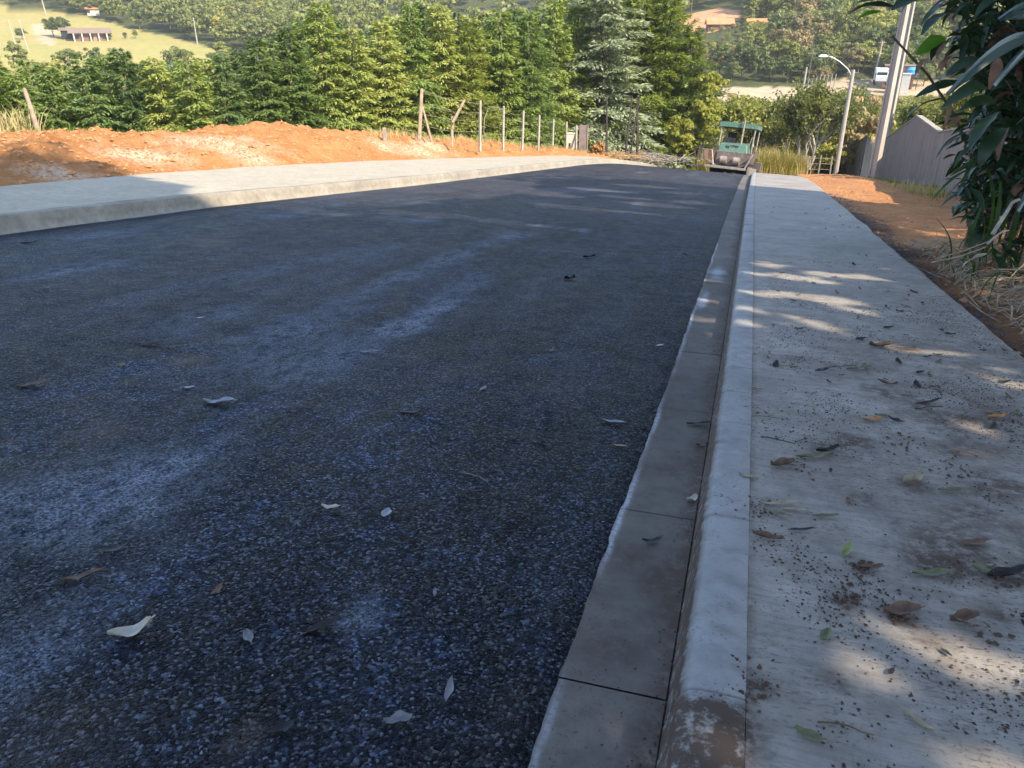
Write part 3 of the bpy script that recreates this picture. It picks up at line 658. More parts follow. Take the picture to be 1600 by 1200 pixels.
# far-off woods that read as one mass
def woods(name, label, n, pxa, pxb, ra, rb, mat, size, mind, seed):
    fine = seed in (1, 2, 4, 5)
    r = random.Random(seed); base = [broad_crown(300 + seed + k, 3.2, 2.9, 4.0, 24 if fine else 20, 26 if fine else 14, .62 if fine else .95) for k in range(4)]
    Vs, Fs, off = [], [], 0; k = 0; tr = 0
    while k < n and tr < n * 40:
        tr += 1; px = r.uniform(pxa, pxb); rr_ = math.sqrt(r.uniform(ra * ra, rb * rb)); x, y = pxr(px, rr_)
        X_, Y_ = np.array([x]), np.array([y])
        if any(inpoly(X_, Y_, p)[0] for p in (FIELD, FIELD2, SOILP, SANDP, DIRTP, SOILP2)): continue
        if 1045 < px < 1165 and rr_ < 280 and rr_ > 160: continue
        V, F = base[k % 4]; a = r.uniform(0, 6.28); c, s = math.cos(a), math.sin(a); z_ = size * r.uniform(.75, 1.35)
        W = V * z_; W = np.stack([W[:, 0] * c - W[:, 1] * s + x, W[:, 0] * s + W[:, 1] * c + y, W[:, 2] * r.uniform(.85, 1.2) + gz(x, y) - .5], 1)
        Vs.append(W); Fs.append(F + off); off += len(W); k += 1
    o = new_obj(name, mesh_np(name, np.concatenate(Vs), np.concatenate(Fs)), mat)
    return tag(o, label, "woodland", kind="stuff")
woods("woodland", "dense mixed wood covering the far hillside above the dry field", 520, -150, 560, 262, 520, BL[0], 1.25, 5, 1)
woods("woodland", "bright patches of wood mixed into the far left hillside", 180, -150, 560, 262, 500, BL[1], 1.2, 5, 2)
woods("woodland", "far wood on the hill behind the tall conifers", 420, 480, 1120, 190, 460, BL[1], 1.3, 5, 3)
woods("woodland", "far wood on the right hillside above the orange roofs", 420, 1040, 1700, 262, 480, BL[1], 1.3, 5, 4)
woods("woodland", "dark thickets among the upper right hillside wood", 200, 1040, 1700, 250, 470, BL[0], 1.2, 5, 5)
woods("woodland", "scrub covering the valley floor beyond the conifer row", 360, -200, 1120, 62, 150, BL[0], .7, 5, 6)
woods("undergrowth", "dark undergrowth on the slope above the dirt road", 420, 1070, 1700, 184, 262, BL[1], .42, 5, 8)
woods("undergrowth", "olive undergrowth between the valley trees on the right", 300, 1080, 1700, 70, 150, BL[3], .42, 5, 7)

# ------------------------------------------------------------------ tall shade trees right of the pavement (their shade covers the road)
SHADE = [(-25, 15.2), (-17.9, 15.0), (-14.3, 14.2), (-10.7, 13.0), (-9.0, 11.3), (-8.0, 11.6), (-6.5, 13.1), (-5.2, 17), (-5.5, 21.5), (-8.2, 23.6), (-8.2, 24.6), (-6, 27), (-3.6, 26.4), (-.5, 24.6), (1.6, 23.0), (2.6, 21.8), (4, 21.0), (7, 20.6), (16, 20.6), (16, -30), (-25, -30)]
GAPS = []   # openings in the canopy: (x, y, half length along x, half length along y) of the sun patch each one lets through
for px, py, a_, b_ in [(1190, 412, .20, .16), (1225, 432, .45, .16), (1345, 433, .16, .16), (1280, 428, .2, .12), (1185, 458, .20, .14), (1255, 462, .42, .16), (1190, 486, .24, .10), (1225, 494, .2, .10), (1262, 508, .22, .09), (1160, 505, .10, .09), (1400, 543, .20, .09), (1450, 553, .22, .09), (1505, 560, .2, .08),
                       (1330, 485, .2, .07), (1500, 662, .12, .06), (1530, 705, .14, .07), (1340, 370, .3, .2), (1220, 365, .3, .2), (1575, 600, .15, .07),
                       (1500, 1045, .10, .07), (1420, 1050, .13, .07), (1465, 1070, .13, .07), (1560, 1100, .12, .07), (1470, 1120, .12, .08), (1530, 1150, .14, .09), (1590, 1060, .10, .06), (1400, 1110, .06, .06),
                       (1112, 438, .08, .10), (1105, 468, .08, .12), (1100, 500, .08, .10), (1075, 1190, .08, .07)]:
    gx_, gy_ = plane(px, py, .15 if px > 1140 else 0); GAPS.append((gx_, gy_, a_ + (.09 if py > 1000 and px > 1200 else 0), b_ + (.08 if py > 1000 and px > 1200 else 0)))
for px, py, a_, b_ in [(940, 298, 1.1, .5), (1030, 322, .9, .45), (900, 326, 1.0, .4), (1070, 303, .7, .5), (980, 310, .8, .3), (760, 345, 1.3, .3), (1090, 318, .6, .5), (830, 300, 1.2, .6), (1010, 292, 1.0, .6), (1010, 336, .8, .25), (500, 333, .8, .3), (640, 336, .9, .25), (870, 306, .9, .5)]:
    gx_, gy_ = plane(px, py); GAPS.append((gx_, gy_, a_, b_))
def carve(V, F, ox, oy, oz):
    """drop leaves that would shade the sunlit places"""
    C = V.reshape(-1, 4, 3).mean(1) + np.array([ox, oy, oz]); sv = np.array(SUNV)
    k = (C[:, 2] - G0 * C[:, 1] - .1) / (sv[2] - G0 * sv[1]); g = C - sv * k[:, None]
    jx = g[:, 0] + fb(g[:, 0], g[:, 1], .9, 4, 5) * .9; jy = g[:, 1] + fb(g[:, 0], g[:, 1], .9, 4, 6) * .9
    ok = inpoly(jx, jy, SHADE)
    for a, b, c, d in GAPS: ok &= ((g[:, 0] - a) / (c + .13)) ** 2 + ((g[:, 1] - b + .3 * (g[:, 0] - a)) / (d + .12)) ** 2 > 1 + .5 * fb(g[:, 0], g[:, 1], 7, 3, 2)
    V = V.reshape(-1, 4, 3)[ok].reshape(-1, 3); return V, np.arange(len(V)).reshape(-1, 4)
SHL = leafmat("shade tree leaves", [(.02, .04, .012), (.04, .07, .02), (.06, .09, .03)], .25, .8)
def shade_tree(x, y, h, rx, rz, seed, label, n=150, per=110, leaf=.34):
    t = empty("shade_tree", (x, y, float(zr(x, y)) - .1)); tag(t, label, "tree", "tall trees shading the road")
    V, F = broad_crown(seed, rx, rz, h - rz, n, per, leaf, shell=.15, cr_=.26); V, F = carve(V, F, x, y, float(zr(x, y)) - .1)
    new_obj("crown", mesh_np("crown", V, F), SHL, t); trunk_mb(h - rz * 1.1, .32, .01, 8, 6, seed).build("trunk", M_BARK, t)
shade_tree(8.0, -1.0, 26, 6.4, 10.5, 71, "tallest shade tree, right of the pavement near the viewer", n=420)
shade_tree(8.0, -6.5, 17.0, 5.8, 6.5, 72, "shade tree right of the pavement just behind the viewer", n=230)
shade_tree(7.5, -13.0, 17.0, 6.0, 7.0, 73, "shade tree right of the pavement farthest behind the viewer", n=200)
shade_tree(6.6, 8.8, 11.5, 4.2, 3.6, 75, "medium shade tree beside the big-leaved thicket", n=200)
shade_tree(6.3, 3.6, 10.8, 4.0, 3.4, 76, "low shade tree between the tallest and the medium one", n=170)
shade_tree(6.6, -1.8, 10.5, 4.0, 3.4, 77, "low shade tree just behind the viewer beside the pavement", n=170)
shade_tree(9.2, 14.6, 14.0, 6.0, 4.4, 74, "lower spreading shade tree overhanging the soil verge", n=330)

# ------------------------------------------------------------------ fences and posts
M_POST = plain("weathered concrete post", (.31, .27, .22), .9, vary=.3, scale=5, bump=.4)
M_WOOD = plain("weathered timber", (.30, .22, .15), .9, vary=.35, scale=8, bump=.5)
M_WIRE = plain("rusty wire", (.30, .26, .22), .6, metal=.4)
def gxy(px, py, d):
    p = at(px, py, d); return float(p[0]), float(p[1])
def post_to(mb, px0, py0, px1, py1, d, r0=.065, r1=.055, n=4, sink=.35):
    a, b = Vector(at(px0, py0, d)), Vector(at(px1, py1, d)); dr = (b - a).normalized()
    mb.tube([a - dr * sink, b], [r0, r1], n); return a, b
fence = empty("wire_fence", at(787, 228, 38)); tag(fence, "wire fence of pale posts along the top of the soil bank", "fence")
FI = Matrix.Translation(-Vector(at(787, 228, 38)))
def fpart(mb, name, mat):
    o = mb.build(name, mat); o.data.transform(FI); o.parent = fence; return o
POSTS = [(750, 225, 750.5, 157, 34), (786, 228, 787, 166, 37.5), (816, 232, 818, 173, 39.5), (841, 234, 843, 180, 42), (863, 236, 865, 186, 45)]
tops = []
for p in POSTS:
    m = MB(); a, b = post_to(m, *p); tops.append((a, b)); fpart(m, "post", M_POST)
m = MB(); a0, b0 = post_to(m, 655, 217, 659, 139, 33, .09, .07, 6); fpart(m, "corner_post", M_WOOD)
m = MB(); post_to(m, 673, 216, 660, 166, 33.1, .06, .05, 5); fpart(m, "brace", M_WOOD)
m = MB(); post_to(m, 706, 217, 707, 182, 33.5, .06, .06, 5); a_, b_ = post_to(m, 708, 190, 726, 156, 33.3, .08, .06, 5, .05); fpart(m, "broken_post", M_WOOD)
allp = [(a0, b0)] + tops
for k, t in enumerate((.92, .72, .5, .3)):
    m = MB(); pts = []
    for (a, b), (a2, b2) in zip(allp[:-1], allp[1:]):
        for s_ in np.linspace(0, 1, 7)[:-1]:
            p = (a + (b - a) * t) * (1 - s_) + (a2 + (b2 - a2) * t) * s_; p = Vector(p) + Vector((0, 0, -.10 * math.sin(math.pi * s_) * (1 + .6 * math.sin(k * 3 + a.x)))); pts.append(p)
    pts.append(allp[-1][0] + (allp[-1][1] - allp[-1][0]) * t)
    m.tube(pts, .007, 4); fpart(m, "wire", M_WIRE)
m = MB(); ps = [Vector(at(762, 172, 34.3)), Vector(at(757, 185, 34.3)), Vector(at(756, 205, 34.3)), Vector(at(759, 222, 34.3))]; m.tube(ps, .012, 4); ps = [Vector(at(762, 166, 34.3)), Vector(at(775, 168, 35)), Vector(at(787, 171, 37.4))]; m.tube(ps, .012, 4); fpart(m, "loose_wire", M_WIRE)
m = MB(); a, b = Vector(at(62, 214, 20.5)), Vector(at(38, 139, 20.5)); m.tube([a + (a - b) * .1, a, (a + b) / 2 + Vector((.01, 0, 0)), b], [.075, .075, .065, .05], 7)
o = m.build("leaning_post", M_WOOD, smooth=True); tag(o, "single grey timber post leaning left on top of the soil bank", "post")
m = MB(); a, b = Vector(at(601, 214, 31.5)), Vector(at(601, 201, 31.5)); m.box((a + b) / 2 - Vector((0, 0, .1)), (.14, .14, (b - a).length + .25), .3); tag(m.build("marker_stone", M_POST, bevel=.012), "short pale square marker stone on the soil mound", "marker")
def standing_box(name, px, py0, py1, d, wpx, dep, mat, label, cat):
    a, b = Vector(at(px, py0, d)), Vector(at(px, py1, d)); h = (b.z - a.z); x, y = b.x, b.y
    zt = b.z; t = empty(name, (x, y, zt - h - .2), YAW); tag(t, label, cat); return t, h + .2, wpx / FPX * d
d_ = 49
t, h, wd = standing_box("meter_cabinet", 892, 237, 209, d_, 12, .3, M_POST, "small pale meter cabinet with a dark opening beside the fence end", "cabinet")
M_CREAM = plain("cream render", (.62, .54, .42), .8, vary=.15)
m = MB(); m.box((0, 0, h / 2), (wd, .34, h)); m.build("body", M_CREAM, t, bevel=.01)
m = MB(); m.box((0, 0, h + .03), (wd + .06, .40, .06)); m.build("cap", M_CREAM, t, bevel=.01)
m = MB(); m.box((-wd * .15, -.173, h * .38), (wd * .26, .012, h * .36)); m.build("opening", plain("dark opening", (.03, .027, .025), .9), t)
for px, y0, y1 in ((884.5, 236, 190), (900, 236, 196)):
    m = MB(); post_to(m, px, y0, px + .6, y1, 48.8, .075, .07, 4); tag(m.build("fence_post", M_POST), "thin pale post left of the small meter cabinet" if px < 890 else "thin pale post between the meter cabinet and the brown slab", "post")
t, h, wd = standing_box("slab_pillar", 912, 238, 196, 49.5, 14, .3, M_POST, "tall brown concrete slab standing beside the meter cabinet", "pillar")
m = MB(); m.box((0, 0, h / 2), (wd, .22, h)); m.build("slab", plain("brown concrete", (.21, .165, .15), .9, vary=.3, bump=.4), t, bevel=.012)
m = MB(); m.box((wd * .47, -.02, h / 2), (.06, .27, h + .03)); m.build("edge_strip", M_POST, t)
# wire fence behind the far end of the pavement
def small_fence(label, pts, d, top, wires):
    t = empty("wire_fence", at(pts[0], 262, d)); tag(t, label, "fence"); I = -Vector(at(pts[0], 262, d)); prev = []
    for px in pts:
        m = MB(); x, y = gxy(px, top, d); zt = float(at(px, top, d)[2]) + random.uniform(-.08, .08); zb = zt - 1.9
        m.tube([(x, y, zb), (x + random.uniform(-.05, .05), y, zt)], .05, 5); o = m.build("post", M_POST); o.data.transform(Matrix.Translation(I)); o.parent = t; prev.append((x, y, zt))
    for k in wires:
        m = MB(); m.tube([Vector((x, y, z - k)) for x, y, z in prev], .012, 4); o = m.build("wire", M_WIRE); o.data.transform(Matrix.Translation(I)); o.parent = t
small_fence("low wire fence in front of the tall grass right of the paver", [1191, 1200, 1228, 1249, 1265, 1283, 1302], 49, 243, (.15, .5, .85))
# ------------------------------------------------------------------ utility poles and the street lamp
M_POLE = plain("pale pole concrete", (.40, .34, .285), .85, vary=.14, scale=2, bump=.3)
def h_pole(x, y, zb, h, w0, w1, d0, d1, rz, label, group=None):
    """tapering concrete pole with a recessed web on its two faces"""
    t = empty("utility_pole", (x, y, zb), rz); tag(t, label, "pole", group)
    def ring(w, d, z):
        a, b, c = w / 2, d / 2, w * .30
        e = d * .30
        return [(-a, -b, z), (-c, -b, z), (-c * .9, -e, z), (c * .9, -e, z), (c, -b, z), (a, -b, z), (a, b, z), (c, b, z), (c * .9, e, z), (-c * .9, e, z), (-c, b, z), (-a, b, z)]
    m = MB(); n = 12; V = []; zs = [0, h * .33, h * .66, h]
    for z in zs:
        k = z / h; V += ring(w0 + (w1 - w0) * k, d0 + (d1 - d0) * k, z)
    F = [tuple(range(n))[::-1], tuple(range(3 * n, 4 * n))]
    for i in range(3): F += [(i * n + j, i * n + (j + 1) % n, (i + 1) * n + (j + 1) % n, (i + 1) * n + j) for j in range(n)]
    m.add(V, F); m.build("shaft", M_POLE, t); return t
x, y = gxy(1363, 281, 33.0); pole1 = h_pole(x, y, float(at(1363, 281, 33.0)[2]) - .4, 11, .35, .18, .27, .14, YAW - R(62), "nearest tall concrete pole standing at the edge of the orange soil")
m = MB(); m.box((0, 0, 10.2), (2.0, .1, .12)); m.build("crossarm", M_WOOD, pole1)
x, y = gxy(1388, 205, 53.0); pole2 = h_pole(x, y, float(at(1388, 205, 53.0)[2]) - 3.0, 11, .34, .17, .26, .14, YAW - R(60), "second concrete pole rising behind the boundary wall, partly hidden by the nearest pole")
lx, ly = gxy(1333, 112, 47); ltop = Vector(at(1333, 112, 47)); lb_ = gz(lx, ly)
lamp = empty("street_lamp", (lx, ly, ltop.z - 6.6), YAW); tag(lamp, "slender concrete lamp post with a curved arm and white lamp head", "street lamp")
m = MB(); m.tube([(0, 0, -.5), (0, 0, 6.7)], [.16, .105], 10); m.build("shaft", M_POLE, lamp, smooth=False)
m = MB(); m.tube([(.12, 0, 5.9), (-.05, 0, 6.35), (-.35, 0, 6.75), (-.9, 0, 7.15), (-1.4, 0, 7.40), (-1.75, 0, 7.50)], [.04, .04, .035, .032, .03, .03], 7); m.build("arm", plain("galvanised steel", (.62, .62, .60), .4, .5), lamp, smooth=True)
m = MB(); m.box((-1.98, 0, 7.50), (.55, .26, .12), taper=.6); hd = m.build("lamp_head", plain("white lamp housing", (.80, .80, .80), .35), lamp, bevel=.02)
m = MB(); m.box((-1.98, 0, 7.43), (.40, .19, .04)); m.build("lens", plain("lamp glass", (.75, .78, .8), .1), hd)
m = MB(); m.box((0, 0, 6.55), (.75, .06, .06)); [m.tube([(q, 0, 6.58), (q, 0, 6.76)], [.035, .02], 6) for q in (-.3, .05, .3)]; m.build("insulator_bracket", plain("dark steel", (.13, .12, .12), .6), lamp)
def far_pole(px, y0, y1, r, lean=0.0, rad_=.13, label="", mat=None, arm=False):
    az = px_az(px); x, y = polar(az, r); e1 = elev(y1); zt = CAMH + e1 * r; e0 = elev(y0); zb = min(CAMH + e0 * r, gz(x, y)) - .3
    t = empty("utility_pole", (x, y, zb), YAW); tag(t, label, "pole"); m = MB(); m.tube([(0, 0, 0), (lean, 0, zt - zb)], [rad_, rad_ * .65], 7); m.build("shaft", mat or M_POLE, t)
    if arm: m = MB(); m.box((lean, 0, zt - zb - .3), (1.6, .08, .1)); m.build("crossarm", M_WOOD, t)
    return t
def elev(py):
    q = (600 - py) / FPX; return (q * math.cos(PITCH) - math.sin(PITCH)) / (math.cos(PITCH) + q * math.sin(PITCH))
M_DWOOD = plain("dark timber pole", (.12, .095, .075), .9)
far_pole(1269, 122, 101, 158, .15, .22, "short thick pale pole at the bend of the dirt road")
far_pole(1275, 122, 78, 162, .1, .12, "thin dark timber pole behind the short pale one", M_DWOOD, True)
far_pole(1381, 112, 62, 178, .3, .2, "pale pole just left of the parked white truck", None, True)
far_pole(1425, 105, 60, 150, 0, .12, "dark timber pole right of the nearest tall pole", M_DWOOD)
far_pole(35, 53, 30, 262, -.6, .2, "leaning pale pole on the dry field, nearer the round tree", None)
far_pole(17, 53, 32, 262, -.3, .2, "leftmost pale pole on the dry field", None)
far_pole(76, 22, 4, 350, -.3, .25, "pale pole at the wood edge above the sandy patch", None)
far_pole(304, 55, 28, 270, 0, .2, "pale pole with crossarm among the trees below the far wood", None, True)
far_pole(1078, 12, -10, 262, 0, .18, "thin pole on the left edge of the orange earth slope", M_DWOOD)

# ------------------------------------------------------------------ boundary walls
def m_wall(name="stained wall render", a=(.20, .165, .145), b=(.30, .25, .22)):
    t = NT(name); c = t.mix(t.ramp(t.noise(1.0, 5, .65, t.co((3.5, 3.5, .25))), [(.35, 0), (.65, 1)]), a, b)
    c = t.mix(t.ramp(t.noise(2, 6, .7), [(.5, 0), (.7, .5)]), c, (.10, .085, .075)); return t.fin(c, .9, t.bump(t.noise(20, 5), .3, .01), .2)
M_WALL = m_wall()
def wall(label, pts, mat, close=False):
    P = []
    for px, ty, d in pts:
        p = at(px, ty, d); P.append((float(p[0]), float(p[1]), float(p[2]), min(gz(float(p[0]), float(p[1])), float(p[2]) - 2.2) - 1.2))
    t = empty("boundary_wall", (P[0][0], P[0][1], P[0][3])); tag(t, label, "wall"); o0 = Vector((P[0][0], P[0][1], P[0][3])); th = .16
    nv = []
    for i in range(len(P)):
        a = Vector(P[max(i - 1, 0)][:2]); b = Vector(P[min(i + 1, len(P) - 1)][:2]); dd = (b - a).normalized(); nv.append(Vector((dd.y, -dd.x)))
    for (o, nm, z0f, z1f, mt) in ((0, "wall_face", lambda p: p[3], lambda p: p[2], mat), (.035, "coping", lambda p: p[2] + .002, lambda p: p[2] + .06, M_POST)):
        m = MB(); V = []; F = []
        for p, n_ in zip(P, nv):
            x0, y0 = p[0] - n_.x * o, p[1] - n_.y * o; x1, y1 = p[0] + n_.x * (th + o), p[1] + n_.y * (th + o)
            V += [(x0, y0, z0f(p)), (x1, y1, z0f(p)), (x1, y1, z1f(p)), (x0, y0, z1f(p))]
        for i in range(len(P) - 1):
            b = 4 * i; F += [(b + k, b + (k + 1) % 4, b + 4 + (k + 1) % 4, b + 4 + k) for k in range(4)]
        F += [(3, 2, 1, 0), tuple(4 * (len(P) - 1) + k for k in range(4))]
        m.add([Vector(v) - o0 for v in V], F); m.build(nm, mt, t)
wall("stained grey boundary wall with a peaked top behind the nearest pole", [(1660, 178, 15.5), (1510, 200, 22.8), (1467, 207, 28.5), (1433, 182, 35), (1408, 200, 42), (1376, 222, 51)], M_WALL)
wall("smaller dark grey wall with a pointed top beyond, left of the nearest pole", [(1371, 233, 55.5), (1355.5, 213, 54), (1354, 213.5, 54.3), (1333, 226, 61), (1309, 241, 69)], M_WALL)

# ------------------------------------------------------------------ asphalt paver beyond the crest
M_GREEN = plain("faded green paint", (.075, .165, .115), .5, vary=.2, scale=4, dirt=(.17, .22, .17))
M_HOOD = plain("green hood paint", (.07, .155, .11), .45, vary=.2, scale=5, dirt=(.16, .19, .15))
M_STEEL = plain("tar stained steel", (.12, .10, .095), .6, .3, vary=.45, scale=4, dirt=(.24, .17, .11))
M_RUST = plain("rusty hopper inside", (.17, .10, .06), .75, .1, vary=.5, scale=5, dirt=(.10, .08, .07))
M_WORN = plain("worn pale steel", (.30, .265, .22), .55, .3, vary=.3, scale=6)
M_BLK = plain("black rubber and tar", (.018, .017, .018), .7)
pvx, pvy = -1.33, 43.2
pv = empty("asphalt_paver", (pvx, pvy, float(zr(pvx, pvy)) + .02), R(-7)); pv.rotation_euler = (R(-9), R(2.5), R(-7)); pv.scale = (1.0, 1.0, 1.0)
tag(pv, "old green asphalt paver with canopy and open hopper parked past the crest", "paver")
for sx in (-1, 1):
    m = MB(); m.prism([(-.2, .0), (2.9, .0), (3.15, .28), (3.0, .58), (0, .58), (-.35, .3)], 0, sx * .78 - .16, sx * .78 + .16); tr = m.build("track", M_BLK, pv, bevel=.02)
    for k in range(5): m = MB(); m.tube([(sx * .78 - .18, .1 + .62 * k, .3), (sx * .78 + .18, .1 + .62 * k, .3)], .19, 12); m.build("wheel", M_STEEL, tr)
m = MB(); m.prism([(-.2, .45), (3.0, .45), (3.2, 1.2), (-.1, 1.12)], 0, -.72, .72); m.build("chassis", M_STEEL, pv)
m = MB()
V = [(-.74, .15, 1.1), (.76, .15, 1.1), (.74, 1.7, 1.15), (-.72, 1.7, 1.15), (-.70, .32, 1.52), (.68, .32, 1.52), (.64, 1.65, 1.66), (-.64, 1.65, 1.66)]
m.add(V, [(0, 3, 2, 1), (4, 5, 6, 7), (0, 1, 5, 4), (1, 2, 6, 5), (2, 3, 7, 6), (3, 0, 4, 7)]); hood = m.build("hood", M_HOOD, pv, bevel=.025)
m = MB(); [m.box((-.36 + .07 * k, .235, 1.30), (.022, .03, .30), M=Matrix.Rotation(R(0), 4, 'X')) for k in range(3)]; m.build("grille", M_BLK, hood)
fc = bpy.data.curves.new("lettering", 'FONT'); fc.body = "CIBER"; fc.size = .17; fc.extrude = .006; fc.offset = .006; fc.align_x = 'CENTER'
fo = bpy.data.objects.new("lettering", fc); COL.objects.link(fo); fo.location = (0.06, .265, 1.37); fo.rotation_euler = (R(68), 0, 0); lme = bpy.data.meshes.new_from_object(fo); bpy.data.objects.remove(fo); fo = new_obj("lettering", lme, M_BLK, hood); fo.location = (0.06, .255, 1.37); fo.rotation_euler = (R(68), 0, 0)
for sx in (-1, 1):   # hopper wings: an inner sloping plate, back plate and worn front edge
    m = MB(); prof = [(sx * .42, .36), (sx * .62, .34), (sx * 1.22, .62), (sx * 1.26, 1.12), (sx * 1.20, 1.12), (sx * 1.15, .68), (sx * .6, .42), (sx * .42, .42)]
    m.prism([(p[0], p[1]) for p in prof], 1, -1.35, .02); wg = m.build("hopper_wing", M_RUST if sx < 0 else M_STEEL, pv)
    m = MB(); m.prism([(sx * .5, .40), (sx * 1.2, .64), (sx * 1.24, 1.08), (sx * .8, 1.12), (sx * .45, .9)], 1, -.04, .04); m.build("end_plate", M_RUST if sx < 0 else M_STEEL, wg)
    m = MB(); m.tube([(sx * (.62 if sx < 0 else .95), -1.38, .40 if sx < 0 else .30), (sx * (.80 if sx < 0 else 1.27), -1.36, 1.12)], .05, 6); m.build("edge_bar", M_WORN, wg)
    if sx < 0: m = MB(); m.tube([(-1.24, -1.36, .58), (-1.26, -1.36, 1.12), (-.80, -1.36, 1.13)], .035, 6); m.build("rim", M_WORN, wg)
m = MB(); m.prism([(-.62, .42), (.62, .42), (.98, 1.02), (.86, 1.14), (-.86, 1.14), (-.84, .98)], 1, .03, .11); m.build("hopper_back", plain("grey brown steel", (.21, .18, .155), .7, .1, vary=.4, scale=3, dirt=(.10, .08, .07)), pv)
m = MB(); m.box((0, -.65, .38), (1.1, 1.35, .06)); m.build("hopper_floor", M_STEEL, pv)
for cx in (-.30, .36):
    m = MB(); m.tube([(cx - .16, -.30, .70), (cx + .16, -.30, .70)], .19, 14); m.build("push_roller", M_WORN, pv)
m = MB(); m.box((0, -1.42, .32), (2.10, .12, .12)); m.build("push_bar", M_WORN, pv, bevel=.02)
m = MB(); m.box((-1.6, -1.0, .28), (.9, .06, .06)); m.build("side_bar", M_WORN, pv)
m = MB(); m.box((1.17, -1.0, .20), (.16, .5, .5)); m.box((1.17, .4, .25), (.2, 2.0, .3)); m.build("side_skirt", M_WORN, pv, bevel=.02)
m = MB()
m.box((0, 1.95, 2.62), (1.96, 2.1, .06)); m.box((0, .90, 2.52), (1.96, .05, .24)); m.box((0, 3.0, 2.52), (1.96, .05, .24)); m.box((-.96, 1.95, 2.52), (.04, 2.06, .24)); m.box((.96, 1.95, 2.52), (.04, 2.06, .24))
m.build("canopy", M_GREEN, pv)
for x_, y_ in ((-.88, .98), (.88, .98), (-.88, 2.9), (.88, 2.9)):
    m = MB(); m.tube([(x_ * .98, y_, 1.0), (x_, y_, 2.42)], .045, 6); m.build("canopy_post", M_WORN, pv)
m = MB(); m.tube([(.30, .75, 1.55), (.30, .75, 2.80)], [.05, .045], 8); m.build("exhaust_pipe", M_WORN, pv)
m = MB(); m.box((-.5, 2.5, 1.62), (.5, .5, .12)); m.box((-.5, 2.74, 1.92), (.48, .1, .55)); m.build("seat", M_BLK, pv, bevel=.03)
m = MB(); m.box((-.5, 1.85, 1.72), (.62, .26, .32)); m.tube([(-.5, 2.0, 1.85), (-.5, 2.06, 2.02)], .03, 6); m.build("console", M_STEEL, pv)
m = MB(); m.prism([(1.75, .95), (3.1, .95), (3.1, 1.3), (1.75, 1.3)], 0, -1.0, 1.0); m.build("platform", M_STEEL, pv)
m = MB(); m.box((0, 3.6, .42), (2.5, .7, .7)); m.build("screed", M_STEEL, pv, bevel=.03)
m = MB(); m.tube([(.62, 1.6, 1.5), (.70, 1.65, 2.0), (.80, 1.2, 2.0), (.92, 1.1, 1.5)], .025, 6); m.build("handrail", M_WORN, pv)

# ------------------------------------------------------------------ far buildings, truck and tank
def zc(r, py): return CAMH + elev(py) * r
M_ROOFB = plain("brown roof tiles", (.21, .15, .115), .9, vary=.2, scale=2); M_ROOFO = plain("orange roof tiles", (.58, .23, .10), .85, vary=.2, scale=1)
M_WHITEW = plain("white wash", (.55, .52, .46), .8, vary=.1); M_REDW = plain("dull red wall", (.20, .105, .08), .8); M_DARKGL = plain("dark window", (.03, .035, .04), .2)
def farhouse(name, px, r, pyb, w, dep, h, rh, wallm, roofm, label, cat, rz=0, over=.5, cols=0, wins=3, door=True):
    x, y = pxr(px, r); zb = zc(r, pyb); t = empty(name, (x, y, zb), YAW - R(px_az(px)) + rz); tag(t, label, cat)
    m = MB(); m.box((0, 0, h / 2 - .6), (w, dep, h + 1.2)); wl = m.build("wall", wallm, t)
    m = MB(); m.prism([(-dep / 2 - over, h + .02), (dep / 2 + over, h + .02), (dep / 2 + over, h + .12), (0, h + rh), (-dep / 2 - over, h + .12)], 0, -w / 2 - over, w / 2 + over); m.build("roof", roofm, t)
    for k in range(wins):
        m = MB(); m.box((-w * .38 + k * w * .76 / max(1, wins - 1), -dep / 2 - .02, h * .55), (1.1, .05, 1.0)); m.build("window", M_DARKGL, t)
    if door: m = MB(); m.box((w * .12, -dep / 2 - .02, 1.0), (.9, .05, 2.0)); m.build("door", M_WOOD, t)
    for k in range(cols):
        m = MB(); m.box((-w * .46 + k * w * .92 / (cols - 1), -dep / 2 - over + .15, h / 2 - .3), (.3, .25, h + .6)); m.build("column", M_WHITEW, t)
    return t
farhouse("farmhouse", 138, 284, 62, 9.6, 6, 2.2, 1.5, M_REDW, M_ROOFB, "long farmhouse with brown roof and white veranda columns on the dry field", "house", over=1.1, cols=5)
farhouse("shed", 103, 290, 55, 3.6, 4, 1.6, .9, M_DARKGL, M_ROOFB, "small brown open shed beneath the round dark tree on the field", "shed", wins=0, door=False)
farhouse("farm_shed", 1124, 236, 49.5, 6.4, 5, 1.8, 1.6, M_REDW, M_ROOFO, "left orange-roofed shed below the orange earth slope", "house", rz=R(8), wins=2)
farhouse("farm_house", 1187, 236, 52, 6.0, 5, 2.0, 1.7, M_WHITEW, M_ROOFO, "right orange-roofed house below the large trees", "house", rz=R(-6), wins=3)
farhouse("hill_house", 150, 345, 24, 4, 4, 1.6, 1.0, M_CREAM, M_ROOFO, "small cream house at the wood edge high above the farmhouse", "house", wins=1, door=False)
farhouse("warehouse", 438, 420, 12, 19, 8, 2.0, 1.6, M_WHITEW, plain("blue metal roof", (.10, .42, .62), .4, .2, vary=.1), "bright blue roofed shed high on the wooded hill at the top edge", "warehouse", wins=2)
farhouse("roadside_house", 1452, 188, 104, 6, 5, 2.2, 1.2, M_CREAM, M_ROOFO, "cream roadside house with orange roof behind the blue water tank", "house", wins=2)
farhouse("brick_shed", 1420, 174, 118, 5.2, 4, 2.6, .3, plain("dark brick", (.24, .12, .085), .9), M_ROOFB, "dark brick shed beside the white truck", "shed", wins=1, door=False, over=.15)
